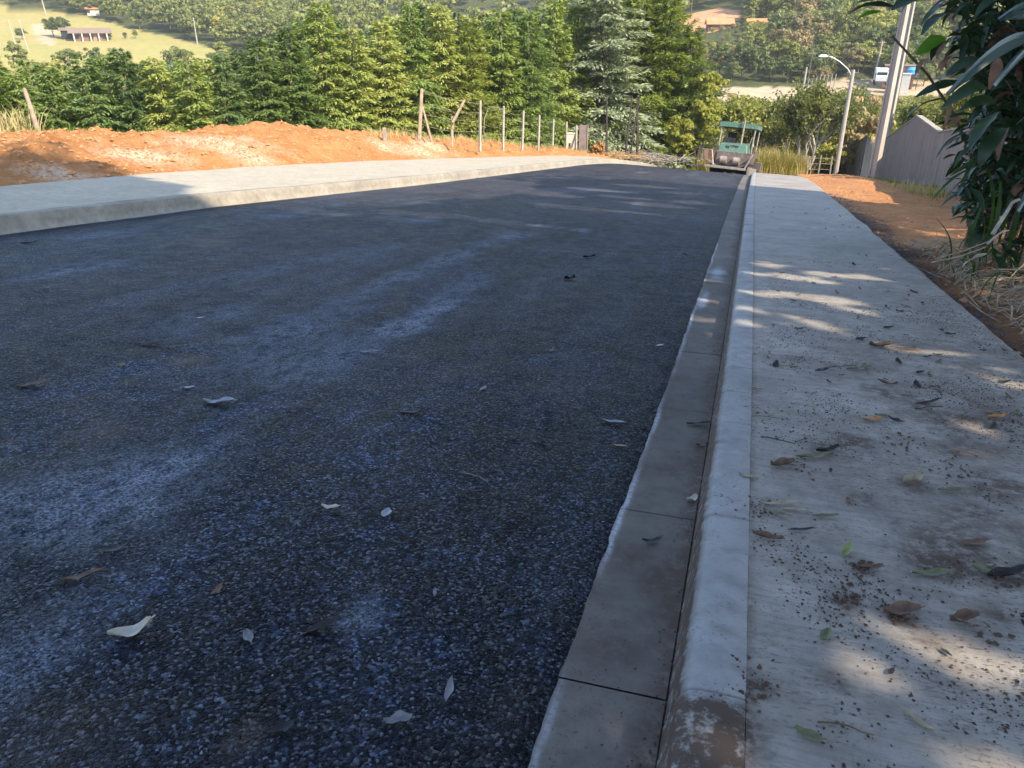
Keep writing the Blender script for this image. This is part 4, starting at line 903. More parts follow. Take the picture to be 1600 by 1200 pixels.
farhouse("kiosk", 1428, 168, 126, 2.4, 2, 2.1, .2, M_WHITEW, M_WHITEW, "small white kiosk with a dark window right of the nearest pole", "kiosk", wins=1, door=False, over=.1)
x, y = pxr(1440, 172); zb = zc(172, 127); t = empty("water_tank", (x, y, zb - .5), YAW); tag(t, "bright blue water tank on a dark framed stand", "water tank")
m = MB(); m.tube([(0, 0, 2.8), (0, 0, 3.6), (0, 0, 4.0)], [.9, 1.0, .6], 16); m.build("tank", plain("blue tank plastic", (.08, .38, .72), .4, vary=.08), t, smooth=False)
m = MB(); [m.tube([(a, b, 0), (a, b, 2.75)], .07, 5) for a in (-.9, .9) for b in (-.8, .8)]; m.box((0, 0, 2.72), (2.1, 1.9, .12)); m.build("stand", plain("dark timber frame", (.09, .08, .075), .8), t)
x, y = pxr(1387, 166); zb = zc(166, 124.5); t = empty("box_truck", (x, y, zb), YAW - R(20)); tag(t, "white box truck parked on the pale dirt road", "truck")
M_TRW = plain("white truck paint", (.56, .56, .55), .4, vary=.06)
m = MB(); m.box((.5, 1.6, 1.75), (2.1, 3.6, 2.1)); m.build("cargo_box", M_TRW, t, bevel=.04)
m = MB(); m.prism([(-1.9, .5), (-.3, .5), (-.3, 2.3), (-1.4, 2.3), (-1.9, 1.4)], 0, -.5, 1.5); cb = m.build("cab", M_TRW, t, bevel=.04)
m = MB(); m.box((.5, -1.70, 1.85), (1.7, .06, .75), M=Matrix.Rotation(0, 4, 'X')); m.build("windscreen", M_DARKGL, cb)
m = MB(); m.box((-.52, -1.0, 1.75), (.04, .8, .55)); m.build("side_window", M_DARKGL, cb)
for a in (-.45, 1.45):
    for b in (-1.2, 2.4): m = MB(); m.tube([(a - .12, b, .42), (a + .12, b, .42)], .42, 14); m.build("wheel", M_BLK, t)
m = MB(); m.box((.5, -1.93, .6), (1.9, .1, .25)); m.build("bumper", M_STEEL, t)
# row of small stakes on the ridge left of the lamp
t = empty("stake_fence", (*pxr(1290, 150), gz(*pxr(1290, 150)))); tag(t, "row of small pale stakes on the ridge behind the lamp post", "fence")
for px in range(1276, 1324, 6):
    r_ = 150 + rt.uniform(-1, 1); x, y = pxr(px, r_); z = zc(r_, 127 + 3 * math.sin(px)); m = MB(); m.tube([(x - t.location.x, y - t.location.y, z - 1 - t.location.z), (x - t.location.x + .1, y - t.location.y, z + 1.2 + rt.uniform(0, .5) - t.location.z)], .08, 4); m.build("stake", M_POST, t)

# ------------------------------------------------------------------ bare trees, shrubs and tall grass beyond the crest
def branch_tree(name, px, py, d, h, seed, label, leafm, nleaf, spread=.5, mat=None, stems=5, cat="tree", leaf=.16):
    r = random.Random(seed); x, y = gxy(px, py, d); z0 = min(float(at(px, py, d)[2]), 0) - .3
    t = empty(name, (x, y, z0)); tag(t, label, cat); m = MB(); tips = []
    def grow(p, dr, l, rad_, lev):
        q = [p]; dd = Vector(dr)
        for k in range(3):
            dd = (dd + Vector((r.gauss(0, .13), r.gauss(0, .13), .06))).normalized(); q.append(q[-1] + dd * l / 3)
        m.tube(q, [rad_, rad_ * .85, rad_ * .72, rad_ * .6], 5 if lev < 2 else 3, cap=False)
        if lev >= 2: tips.extend(q[1:])
        if lev < 4:
            for k in range(r.choice([2, 3, 3])):
                nd = (dd + Vector((r.gauss(0, spread), r.gauss(0, spread), r.gauss(.05, spread * .5)))).normalized(); grow(q[-1] if k < 2 else q[2], nd, l * r.uniform(.6, .85), rad_ * .58, lev + 1)
    for k in range(stems):
        a = 6.28 * k / stems + r.random(); grow(Vector((math.cos(a) * .15, math.sin(a) * .15, 0)), Vector((math.cos(a) * .35, math.sin(a) * .35, 1)).normalized(), h * .32, h * .013 + .02, 0)
    m.build("branches", mat or M_BARKP, t)
    if nleaf:
        q = np.random.default_rng(seed); P = np.array([tips[i] for i in q.integers(0, len(tips), nleaf)]) + q.normal(0, .16, (nleaf, 3)); D = unit(q.normal(0, 1, P.shape)); N = unit(q.normal(0, 1, P.shape) + np.array([0, 0, .8]))
        V, F = leaf_quads(P, D, N, q.uniform(.6, 1.4, nleaf) * leaf * 1.5, q.uniform(.6, 1.2, nleaf) * leaf); new_obj("foliage", mesh_np("foliage", V, F), leafm, t)
    return t
OL = leafmat("sparse olive leaves", [(.11, .12, .03), (.18, .19, .05), (.26, .25, .08)], .35, 1.5)
YG = leafmat("yellow green leaves", [(.14, .17, .025), (.24, .25, .04), (.34, .31, .07)], .35, 1.5)
branch_tree("bare_tree", 1262, 258, 56, 5.9, 3, "large pale-stemmed tree with thin leaves left of the lamp post", OL, 9000, .5, stems=7)
branch_tree("bare_tree", 1232, 258, 62, 4.8, 4, "sparse grey tree behind the tall grass", OL, 5000, .5, stems=5)
branch_tree("bare_tree", 1098, 252, 56, 3.6, 5, "small bare tree between the conifers and the paver", OL, 1300, .5, stems=5)
branch_tree("bare_tree", 1325, 255, 66, 6.6, 6, "bushy olive tree behind the lamp post", OL, 9000, .45, stems=6)
branch_tree("bare_tree", 1372, 245, 78, 5.6, 7, "yellowish tree behind the nearest pole above the small wall", YG, 7000, .5, stems=6)
branch_tree("bare_tree", 1440, 240, 52, 3.9, 8, "pale olive tree above the peak of the boundary wall", OL, 9000, .5, stems=6)
branch_tree("bare_tree", 1500, 240, 46, 3.7, 9, "pale olive tree behind the boundary wall beside the dark thicket", OL, 9000, .5, stems=6)
branch_tree("bare_tree", 1200, 250, 70, 5.8, 10, "green leafy tree directly behind the paver canopy", BL[1], 11000, .5, stems=6, leaf=.2)
branch_tree("bare_tree", 1150, 250, 66, 5.4, 12, "dark leafy tree rising left behind the paver", BL[1], 11000, .5, stems=6, leaf=.2)
branch_tree("flowering_shrub", 1345, 238, 76, 3.4, 11, "shrub with yellow flowers above the small dark wall", leafmat("yellow blossoms", [(.45, .42, .03), (.62, .55, .04)], .3), 420, .45, stems=5, cat="shrub")
def shrub(px, py, d, rx, rz, mat, seed, label, group=None, cat="shrub", leaf=.2, n=46):
    x, y = gxy(px, py, d); z = float(at(px, py, d)[2]); t = empty("shrub", (x, y, z - .3)); tag(t, label, cat, group)
    V, F = broad_crown(seed, rx, rz, rz, n, 90, leaf, shell=.4, cr_=.32); new_obj("foliage", mesh_np("foliage", V, F), mat, t)
    m = MB(); [m.tube([(0, 0, 0), (math.cos(a) * rx * .5, math.sin(a) * rx * .5, rz)], [.05, .02], 5) for a in (0, 1.3, 2.6, 3.9, 5.2)]; m.build("stem", M_BARK, t)
shrub(1088, 250, 48, 1.05, 2.3, YG, 1, "yellow-green bushy shrub just left of the paver")
shrub(1060, 250, 47.5, .9, 1.5, YG, 2, "low yellow-green shrub at the foot of the last conifer")
shrub(1105, 205, 55, 1.2, 2.4, YG, 12, "tall bright shrub behind the paver's left side")
shrub(934, 240, 48, .55, .5, leafmat("dry orange bush", [(.34, .18, .06), (.48, .28, .10)], .2), 3, "low dry orange bush beside the brown slab", leaf=.14, n=20)
shrub(926, 238, 48.6, .3, .45, YG, 13, "small light green plant between slab and orange bush", leaf=.14, n=14)
shrub(1292, 256, 50, .9, .8, YG, 14, "low leafy bush left of the lamp post base", leaf=.14, n=26)
shrub(1520, 225, 27, 1.4, 1.5, OL, 15, "grey-green bush rising behind the boundary wall", leaf=.13, n=50)
def blades(name, pts, h0, h1, wd, mat, label, cat=None, kind=None, lean=.35, parent=None, droop=.3, seed=0):
    r = np.random.default_rng(seed); V = []; F = []
    P = np.asarray(pts); n = len(P); H = r.uniform(h0, h1, n); a = r.uniform(0, 6.28, n); dx = np.stack([np.cos(a), np.sin(a), a * 0], 1); L_ = r.uniform(.1, 1, n) * lean; sd = np.stack([-np.sin(a), np.cos(a), a * 0], 1)
    segs = [0, .35, .7, 1.0]; W_ = [1, .9, .6, .04]; rows = []
    for s_, w_ in zip(segs, W_):
        c = P + dx * (L_ * H * s_ ** 1.8)[:, None]; c[:, 2] += H * s_ - droop * H * L_ * s_ ** 3
        rows.append(c - sd * wd * w_ * .5); rows.append(c + sd * wd * w_ * .5)
    V = np.stack(rows, 1).reshape(-1, 3); b = np.arange(n)[:, None] * 8
    F = np.concatenate([b + np.array([[2 * k, 2 * k + 1, 2 * k + 3, 2 * k + 2]]) for k in range(3)])
    o = new_obj(name, mesh_np(name, V, F), mat, parent); return tag(o, label, cat, kind=kind) if parent is None else o
REED = leafmat("reed blades", [(.20, .19, .045), (.38, .31, .10), (.52, .39, .19)], .3, 2.5)
for i, (px, d, hh, lab) in enumerate([(1186, 47, 1.9, "tall yellowish grass clump just right of the paver"), (1206, 47.5, 2.1, "tall grass clump behind the low fence, second from the paver"), (1228, 48, 2.0, "third tall grass clump from the paver behind the low fence"), (1246, 49, 1.6, "shortest tall grass clump beside the pale-stemmed tree"), (1106, 48.5, 1.5, "dry tall grass clump touching the paver's left side")]):
    x, y = gxy(px, 255, d); zb = float(at(px, 262, d)[2]) - .4; t = empty("grass_clump", (x, y, zb)); tag(t, lab, "grass clump", "tall grass clumps by the paver")
    pts = np.stack([rng.normal(0, .34, 420), rng.normal(0, .34, 420), np.zeros(420)], 1); blades("blades", pts, hh * .35, hh * .95, .035, REED, "", parent=t, lean=.75, seed=i)
# green and dry grass fringe on the bank top
def bank_pts(u0, u1, v0, v1, n):
    uu = rng.integers(int(u0 * 519), int(u1 * 519) + 1, n); vj = rng.integers(int(v0 / 3 * 119), int(v1 / 3 * 119) + 1, n); return S[uu, vj] + rng.normal(0, .03, (n, 3)) * [1, 1, .3]
GRN = leafmat("fresh grass", [(.09, .16, .02), (.15, .24, .035), (.22, .28, .06)], .3, 3); DRYG = leafmat("dry grass", [(.30, .25, .11), (.44, .36, .17), (.52, .42, .22)], .25, 3)
pp = np.concatenate([bank_pts(.02, .20, 1.1, 1.6, 3400), bank_pts(.20, .32, 1.12, 1.6, 3200)])
blades("grass", pp, .10, .30, .02, GRN, "fresh green grass along the top of the left soil bank", kind="stuff", lean=.6, seed=21)
blades("grass", np.concatenate([bank_pts(.0, .9, 1.25, 1.8, 2600), bank_pts(.60, .98, .85, 1.3, 3600)]), .10, .30, .022, DRYG, "dry grass tufts along the back of the soil bank and fence line", kind="stuff", lean=.6, seed=22)
pts = np.stack([rng.uniform(-.9, .9, 260), rng.uniform(-.5, .5, 260), np.zeros(260)], 1); t = empty("dry_bush", (*gxy(6, 206, 21), float(at(6, 206, 21)[2]) - .25)); tag(t, "straw-coloured dry brush left of the leaning post", "bush"); blades("blades", pts, .5, 1.1, .03, DRYG, "", parent=t, lean=.8, seed=23)
vp = []
for px, py, n in [(1425, 300, 90), (1440, 303, 110), (1452, 306, 90), (1410, 297, 40), (1470, 308, 40)]:
    x, y = plane(px, py + 2); [vp.append((x + rng.normal(0, .22), y + rng.normal(0, .35), verge_z(x, y) + .0)) for _ in range(n)]
blades("grass", vp, .15, .42, .016, DRYG, "sunlit straw grass at the foot of the boundary wall", kind="stuff", lean=.5, seed=24)
vp = [(x, y, verge_z(x, y) + .01) for x, y in zip(rng.uniform(4.6, 8.5, 2600), rng.uniform(24, 44, 2600))]
blades("grass", vp, .06, .16, .02, GRN, "green turf between the pole and the boundary wall", kind="stuff", lean=.5, seed=25)
# brush pile and dry twigs at the foot of the conifers
def twigs(name, cen, n, ext, ln, rad_, mat, label, cat, seed, zf=None):
    r = random.Random(seed); m = MB()
    for k in range(n):
        x, y = r.gauss(0, ext[0]), r.gauss(0, ext[1]); z = abs(r.gauss(0, ext[2])); a = r.uniform(0, 6.28); l = r.uniform(.4, 1) * ln; e = r.uniform(-.15, .5)
        p = Vector((x, y, z)); q = p + Vector((math.cos(a) * l, math.sin(a) * l, l * e)); mid = (p + q) / 2 + Vector((0, 0, l * r.uniform(-.1, .15)))
        m.tube([p, mid, q], [rad_, rad_ * .8, rad_ * .4], 4, cap=False)
    o = m.build(name, mat); o.location = cen; return tag(o, label, cat)
p = at(1020, 247, 47.5); twigs("brush_pile", (p[0], p[1], p[2] - .15), 260, (1.1, .5, .16), 1.1, .022, M_BARKP, "pile of dry cut branches under the right end of the conifers", "brush pile", 1)
p = at(972, 243, 47); twigs("brush_pile", (p[0], p[1], p[2] - .15), 120, (.8, .4, .12), .9, .02, plain("orange dry fronds", (.42, .27, .13), .9), "smaller heap of orange dry fronds left of the brush pile", "brush pile", 2)
for i, (px, lab) in enumerate([(948, "dark straight trunk under the silvery conifer"), (977, "reddish trunk leaning right under the conifers"), (984, "pale thin trunk leaning right among the conifer trunks"), (996, "dark trunk near the brush pile")]):
    a, b = Vector(at(px, 240, 47.2)), Vector(at(px + [0, 6, 9, 0][i], 190, 47.2)); m = MB(); m.tube([a - Vector((0, 0, .5)), (a + b) / 2, b, b + (b - a) * .8], [.08, .07, .055, .03], 6); tag(m.build("tree_trunk", plain("dark trunk bark", (.045, .035, .028), .95, vary=.4, scale=7)), lab, "trunk")

# ------------------------------------------------------------------ the big-leaved thicket at the right edge
TH_D = leafmat("thicket leaves", [(.014, .032, .012), (.026, .056, .018), (.045, .085, .025)], .22, 2.0, .42, .5)
TH_B = plain("withered leaf", (.16, .085, .05), .8, vary=.35, scale=9)
TH_L = leafmat("lit thicket leaf", [(.06, .14, .02), (.10, .21, .03), (.14, .26, .04)], .5, 2.0, .4, .4)  # brighter green for lit thicket leaves, the light put into the colour
TH_G = plain("waxy grey green leaf", (.085, .135, .125), .42, vary=.22, scale=6, spec=.7)
def add_leaf(mb, base, tip, width, droop=.15, fold=.25, twist=0.0, n=7, side=None, pleat=0):
    """one leaf as a folded, arched blade from base to tip"""
    a, b = Vector(base), Vector(tip); d = b - a; L = d.length; d.normalize()
    s_ = side if side is not None else d.cross(Vector((0, 0, 1)))
    if s_.length < .1: s_ = Vector((1, 0, 0))
    s_ = (Matrix.Rotation(twist, 4, d) @ s_.normalized()); up = s_.cross(d).normalized(); b0 = len(mb.v)
    for k in range(n + 1):
        t = k / n; w_ = width * .5 * (math.sin(math.pi * min(1, t * .93 + .05)) ** .75) * (1 - .25 * t) + .001
        c = a + d * L * t + up * L * droop * math.sin(math.pi * t)
        wob = .10 * w_ * math.sin(t * 17 + L * 40)
        mb.v += [tuple(c - s_ * w_ + up * (w_ * fold + wob)), tuple(c), tuple(c + s_ * w_ + up * (w_ * fold - wob))]
    for k in range(n):
        q = b0 + 3 * k; mb.f += [(q, q + 1, q + 4, q + 3), (q + 1, q + 2, q + 5, q + 4)]
th = empty("broad_leaved_thicket", (3.25, 10.6, verge_z(3.25, 10.6))); tag(th, "dark thicket of big drooping leaves at the right edge of the pavement", "thicket")
TI = -Vector(th.location)
def tpart(mb, name, mat, smooth=True):
    o = mb.build(name, mat, smooth=smooth); o.data.transform(Matrix.Translation(TI)); o.parent = th; return o
r_ = random.Random(44)
md, ml, mbr = MB(), MB(), MB()
def px_leaf(mb, p0, d0, p1, d1, width, **kw): add_leaf(mb, at(*p0, d0), at(*p1, d1), width, **kw)
# leaves whose outline shows against the valley
for p0, p1, d_, w_ in [((1400, 12), (1318, 28), 7.6, .10), ((1395, 2), (1340, 4), 7.6, .09), ((1440, -5), (1393, 16), 7.4, .16), ((1470, -10), (1408, 20), 7.4, .18), ((1500, 5), (1440, 40), 7.3, .18), ((1472, 155), (1416, 184), 7.4, .10), ((1500, 128), (1430, 152), 7.3, .12),
                       ((1545, 140), (1472, 168), 7.2, .16), ((1556, 160), (1500, 172), 7.1, .14), ((1500, 110), (1468, 128), 7.2, .14), ((1540, 95), (1478, 118), 7.2, .16), ((1500, 55), (1455, 95), 7.5, .16), ((1560, 175), (1515, 235), 7, .18), ((1570, 200), (1530, 262), 7, .18),
                       ((1530, 40), (1480, 78), 7.5, .2), ((1480, 20), (1440, 55), 7.6, .16), ((1515, 205), (1462, 248), 7.4, .05), ((1525, 225), (1490, 262), 7.4, .06), ((1530, 250), (1484, 275), 7.4, .05)]:
    px_leaf(md, p0, d_, p1, d_ + r_.uniform(-.2, .2), w_, droop=r_.uniform(.08, .2), twist=r_.uniform(-.7, .7))
px_leaf(ml, (1478, 64), 7.3, (1431, 84), 7.3, .20, droop=.1, twist=1.1); px_leaf(ml, (1375, 18), 7.5, (1335, 36), 7.4, .07, droop=.1, twist=.9); px_leaf(ml, (1510, 150), 7.2, (1478, 166), 7.2, .10, twist=1.0)
for p0, p1, w_ in [((1492, 60), (1464, 92), .12), ((1485, 88), (1470, 112), .08), ((1445, 92), (1430, 118), .06), ((1490, 70), (1478, 108), .07), ((1484, 150), (1474, 205), .05), ((1520, 85), (1508, 118), .10), ((1500, 185), (1480, 196), .07), ((1560, 90), (1545, 140), .12), ((1575, 200), (1560, 250), .1)]:
    px_leaf(mbr, p0, 7.25, p1, 7.2, w_, droop=.1, twist=r_.uniform(-1, 1))
# body of the thicket, leaves hanging from arching stems
stm = MB()
for k in range(46):
    a = r_.uniform(0, 6.28); q = math.sqrt(r_.random()); bx_, by_ = 3.75 + q * 1.1 * math.cos(a), 10.4 + q * 2.3 * math.sin(a); z0 = verge_z(bx_, by_) - .05
    h = r_.uniform(2.4, 4.4); dx, dy = r_.gauss(-.15, .4), r_.gauss(-.1, .4); pts = [Vector((bx_ + dx * t * t * 1.3, by_ + dy * t * t * 1.3, z0 + h * t * (1 - .12 * t))) for t in np.linspace(0, 1, 7)]
    stm.tube(pts, [.022 * (1 - .6 * t) + .004 for t in np.linspace(0, 1, 7)], 5, cap=False)
    for j in range(26):
        t = r_.uniform(.24, 1); i = min(5, int(t * 6)); p = pts[i].lerp(pts[i + 1], t * 6 - i); an = r_.uniform(0, 6.28); L = r_.uniform(.22, .52)
        dr = Vector((math.cos(an), math.sin(an), r_.uniform(-1.1, .25))).normalized()
        if p.x + dr.x * L < .232 * p.y + .10 * math.sin(p.z * 5): continue
        add_leaf(mbr if r_.random() < .07 else md, p, p + dr * L, L * r_.uniform(.22, .36), droop=r_.uniform(.05, .25), twist=r_.uniform(-.8, .8), n=5)
for k in range(3300):
    y = r_.uniform(9.2, 12.8); z = r_.uniform(-.72, 2.9); e = .234 - .042 * max(0, z - .7) + (.022 if z < -.3 else 0) + .012 * math.sin(z * 7 + y * 2) + .008 * math.sin(z * 17)
    x = y * (e + r_.random() ** 1.6 * .12); an = r_.uniform(0, 6.28); L = r_.uniform(.12, .36); dr = Vector((math.cos(an), math.sin(an), r_.uniform(-1.3, .4))).normalized(); p = Vector((x, y, z))
    add_leaf(mbr if r_.random() < .05 else md, p, p + dr * L, L * r_.uniform(.2, .36), droop=r_.uniform(.05, .25), twist=r_.uniform(-.8, .8), n=4)
tpart(md, "foliage", TH_D); tpart(ml, "lit_leaves", TH_L); tpart(mbr, "withered_leaves", TH_B); tpart(stm, "stem", plain("brown stems", (.16, .11, .07), .8, vary=.3))
# pleated grey-green leaf of a young palm hanging in front of it
pt = empty("young_palm", (3.6, 8.6, verge_z(3.6, 8.6))); tag(pt, "young palm with a large pleated grey-green leaf hanging before the dark thicket", "palm")
def pleated(p0, p1, w_, n=8, m_=8, droop=.1, sidev=Vector((.6, .3, 1.0))):
    a, b = Vector(p0), Vector(p1); d = (b - a); L = d.length; d.normalize(); s_ = (sidev - d * sidev.dot(d)).normalized(); up = s_.cross(d); mb = MB(); rws = []
    for i in range(n + 1):
        t = i / n; w2 = w_ * (math.sin(math.pi * min(1, .12 + t * .86)) ** .8); c = a + d * L * t + Vector((0, 0, 1)) * L * droop * math.sin(math.pi * t)
        for j in range(m_ + 1): v = j / m_ - .5; mb.v.append(tuple(c + s_ * w2 * v + up * ((.012 if j % 2 else -.012) + abs(v) * w2 * .5)))
    for i in range(n):
        for j in range(m_): q = i * (m_ + 1) + j; mb.f.append((q, q + 1, q + m_ + 2, q + m_ + 1))
    o = mb.build("leaf", TH_G, smooth=False); o.data.transform(Matrix.Translation(-Vector(pt.location))); o.parent = pt
pleated(at(1606, 56, 6.2), at(1480, 146, 6.0), .17); pleated(at(1610, 72, 6.2), at(1553, 134, 6.1), .12); pleated(at(1640, 20, 6.4), at(1560, 30, 6.3), .15); pleated(at(1640, 230, 6.4), at(1590, 330, 6.2), .12)
m = MB(); m.tube([Vector((0, 0, 0)), Vector((.02, .1, 1.4)), Vector(at(1612, 60, 6.2)) - Vector(pt.location)], [.05, .035, .015], 7); m.build("stem", M_BARK, pt)
# long green blades, dry straw and sticks beneath it
def long_blade(mb, p0, p1, w_, droop=.12): add_leaf(mb, p0, p1, w_, droop=droop, fold=.35, n=9)
gt = empty("grass_tuft", (2.9, 9.3, verge_z(2.9, 9.3))); tag(gt, "tuft of long green grass blades under the thicket", "grass tuft"); m = MB()
for p0, p1, w_ in [((1536, 262), (1455, 314), .05), ((1538, 300), (1512, 212), .05), ((1530, 250), (1498, 296), .045), ((1532, 400), (1532, 232), .06), ((1528, 395), (1520, 300), .05), ((1540, 400), (1562, 250), .05), ((1512, 398), (1540, 310), .04), ((1560, 380), (1596, 240), .05), ((1575, 390), (1600, 300), .05), ((1505, 410), (1512, 350), .04), ((1550, 400), (1525, 340), .04), ((1520, 330), (1500, 350), .03)]:
    long_blade(m, at(*p0, 8.3), at(*p1, 8.1), w_)
for k in range(170):
    x, y = 2.95 + r_.gauss(0, .35), 9.5 + r_.gauss(0, .8); a = r_.uniform(0, 6.28); l = r_.uniform(.25, .8); z = verge_z(x, y); long_blade(m, (x, y, z), (x + math.cos(a) * l * .6, y + math.sin(a) * l * .6, z + l * r_.uniform(.3, .9)), r_.uniform(.012, .03), .2)
o = m.build("blades", leafmat("long green blades", [(.03, .07, .015), (.06, .12, .02), (.10, .17, .03)], .35, 2), smooth=True); o.data.transform(Matrix.Translation(-Vector(gt.location))); o.parent = gt
STR = plain("dry straw", (.34, .26, .17), .85, vary=.45, scale=14); m = MB()
for k in range(3600):
    y = r_.uniform(4.6, 12.5); x = float(RB(y)) + .25 + abs(r_.gauss(.0, 1.0)) * (1 + .05 * y); 
    if y > 10.5 and r_.random() < .5: continue
    a = r_.gauss(.3, .9); l = r_.uniform(.12, .65); z = verge_z(x, y) + r_.uniform(.0, .05) + .16 * max(0, math.sin((x - 1.9) * 1.6)) * r_.random()
    add_leaf(m, (x, y, z), (x + math.cos(a) * l, y + math.sin(a) * l * .8, z + r_.uniform(-.04, .12) * l * 2), r_.uniform(.005, .017), droop=r_.uniform(-.08, .2), fold=.3, n=4)
tag(m.build("dry_straw", STR, smooth=True), "tangled dry straw and stalks strewn beside the pavement", kind="stuff")
def stick(name, pts, d, r0, mat, label, cat="stick"):
    m = MB(); P = [Vector(at(px, py, d)) for px, py in pts]; m.tube(P, [r0 * (1 - .5 * i / len(P)) for i in range(len(P))], 6)
    o = m.build(name, mat, smooth=True); return tag(o, label, cat)
stick("dead_branch", [(1551, 366), (1562, 348), (1574, 330), (1582, 316), (1592, 312), (1606, 318)], 7.5, .022, M_BARKP, "thick grey dead branch leaning up into the thicket", "branch")
stick("dead_branch", [(1543, 382), (1553, 371), (1566, 362), (1576, 360)], 7.3, .012, M_BARKP, "thinner bent stick just below the thick grey branch", "branch")
stick("dry_stalk", [(1464, 404), (1505, 392), (1548, 376)], 7.4, .007, STR, "long straight dry stalk pointing left from the straw", "stalk")
stick("dry_stalk", [(1456, 410), (1500, 401), (1540, 386)], 7.3, .007, STR, "lower of the two long dry stalks pointing left", "stalk")
stick("dry_stalk", [(1503, 454), (1514, 462), (1524, 474), (1532, 482)], 6.4, .006, STR, "pale bent stalk on the dark ground below the pale leaf", "stalk")
stick("dry_stalk", [(1552, 421), (1600, 421)], 6.6, .007, STR, "horizontal dry stalk at the right edge", "stalk")
m = MB(); px_leaf(m, (1541, 398), 7.25, (1504, 417), 7.0, .10, droop=.05, twist=.9); tag(m.build("fallen_leaf", plain("pale green dead leaf", (.36, .40, .31), .7, vary=.15), smooth=True), "pale grey-green fallen leaf lying on the straw", "leaf")

# ------------------------------------------------------------------ fallen leaves, twigs and debris
def surf(x, y):
    z = float(zr(x, y))
    if x > float(kx(y)) + .1: return z + .153 + .012 * (x - .13) / 1.8
    if x > float(kx(y)) - .05: return z + .152
    if x > float(RE(y)): return z + .004
    return z + .020
DL = {"dark": plain("dark damp leaf", (.022, .019, .017), .6, vary=.3, scale=20), "black": plain("blackened leaf", (.008, .008, .010), .55, vary=.3, scale=20), "grey": plain("grey dry leaf", (.17, .17, .18), .6, vary=.35, scale=25),
      "silver": plain("silvery dry leaf", (.22, .235, .26), .5, vary=.3, scale=25), "cream": plain("cream dry leaf", (.44, .39, .31), .6, vary=.2, scale=25), "tan": plain("tan dry leaf", (.30, .24, .15), .65, vary=.3, scale=25),
      "olive": plain("olive dry leaf", (.13, .125, .06), .6, vary=.35, scale=25), "brown": plain("brown dry leaf", (.13, .075, .045), .7, vary=.4, scale=25), "orange": plain("orange dead leaf", (.42, .18, .04), .65, vary=.3, scale=25), "green": plain("yellow green dead leaf", (.24, .27, .11), .6, vary=.25, scale=25)}
def curled_leaf(L, W, curl, fold, twist, seed, n=9):
    """dry leaf: along x, cupped across its midrib, ends lifting, ragged margin"""
    r = random.Random(seed); mb = MB(); ms = 4
    for i in range(n + 1):
        t = i / n; w_ = W * .5 * math.sin(math.pi * min(1, max(.0, .03 + t * .95))) ** .7 + .0004; x = (t - .5) * L; z = curl * .55 * L * ((t - .5) * 2) ** 2 + twist * L * .3 * (t - .5)
        tw = twist * (t - .5) * 2
        for j in range(-ms // 2, ms // 2 + 1):
            v = j / (ms / 2); y = v * w_ * (1 + r.uniform(-.10, .10)); zz = z + fold * .6 * W * abs(v) ** 1.6 * (.7 + .3 * math.sin(t * 9 + seed)) + r.uniform(-1, 1) * .02 * W
            mb.v.append((x, y * math.cos(tw) - zz * .2 * math.sin(tw), zz + y * math.sin(tw) * .6))
    k_ = ms + 1
    for i in range(n):
        for j in range(ms): q = i * k_ + j; mb.f.append((q, q + 1, q + k_ + 1, q + k_))
    zmin = min(v[2] for v in mb.v); mb.v = [(a, b, c - zmin) for a, b, c in mb.v]
    mb.tube([Vector((L * .48, 0, curl * L * .9 - zmin)), Vector((L * .60, .0, curl * L * 1.1 - zmin + .002))], W * .03 + .0006, 4)
    return mb
def put_leaf(px, py, lpx, ang, colr, label, W=.36, curl=.12, fold=.3, twist=.3, group="dry leaves on the road", dz=.02, cat="leaf"):
    x, y = plane(px, py, dz); dist = math.hypot(x, y); L = lpx / FPX * math.hypot(dist, 1.5) * 1.06
    o = curled_leaf(L, L * W, curl, fold, twist, int(px * 7 + py)).build("dry_leaf", DL[colr], smooth=True)
    o.location = (x, y, surf(x, y) + .001); o.rotation_euler = (math.atan(G0) * math.cos(0), 0, R(ang) + YAW); return tag(o, label, cat, group)
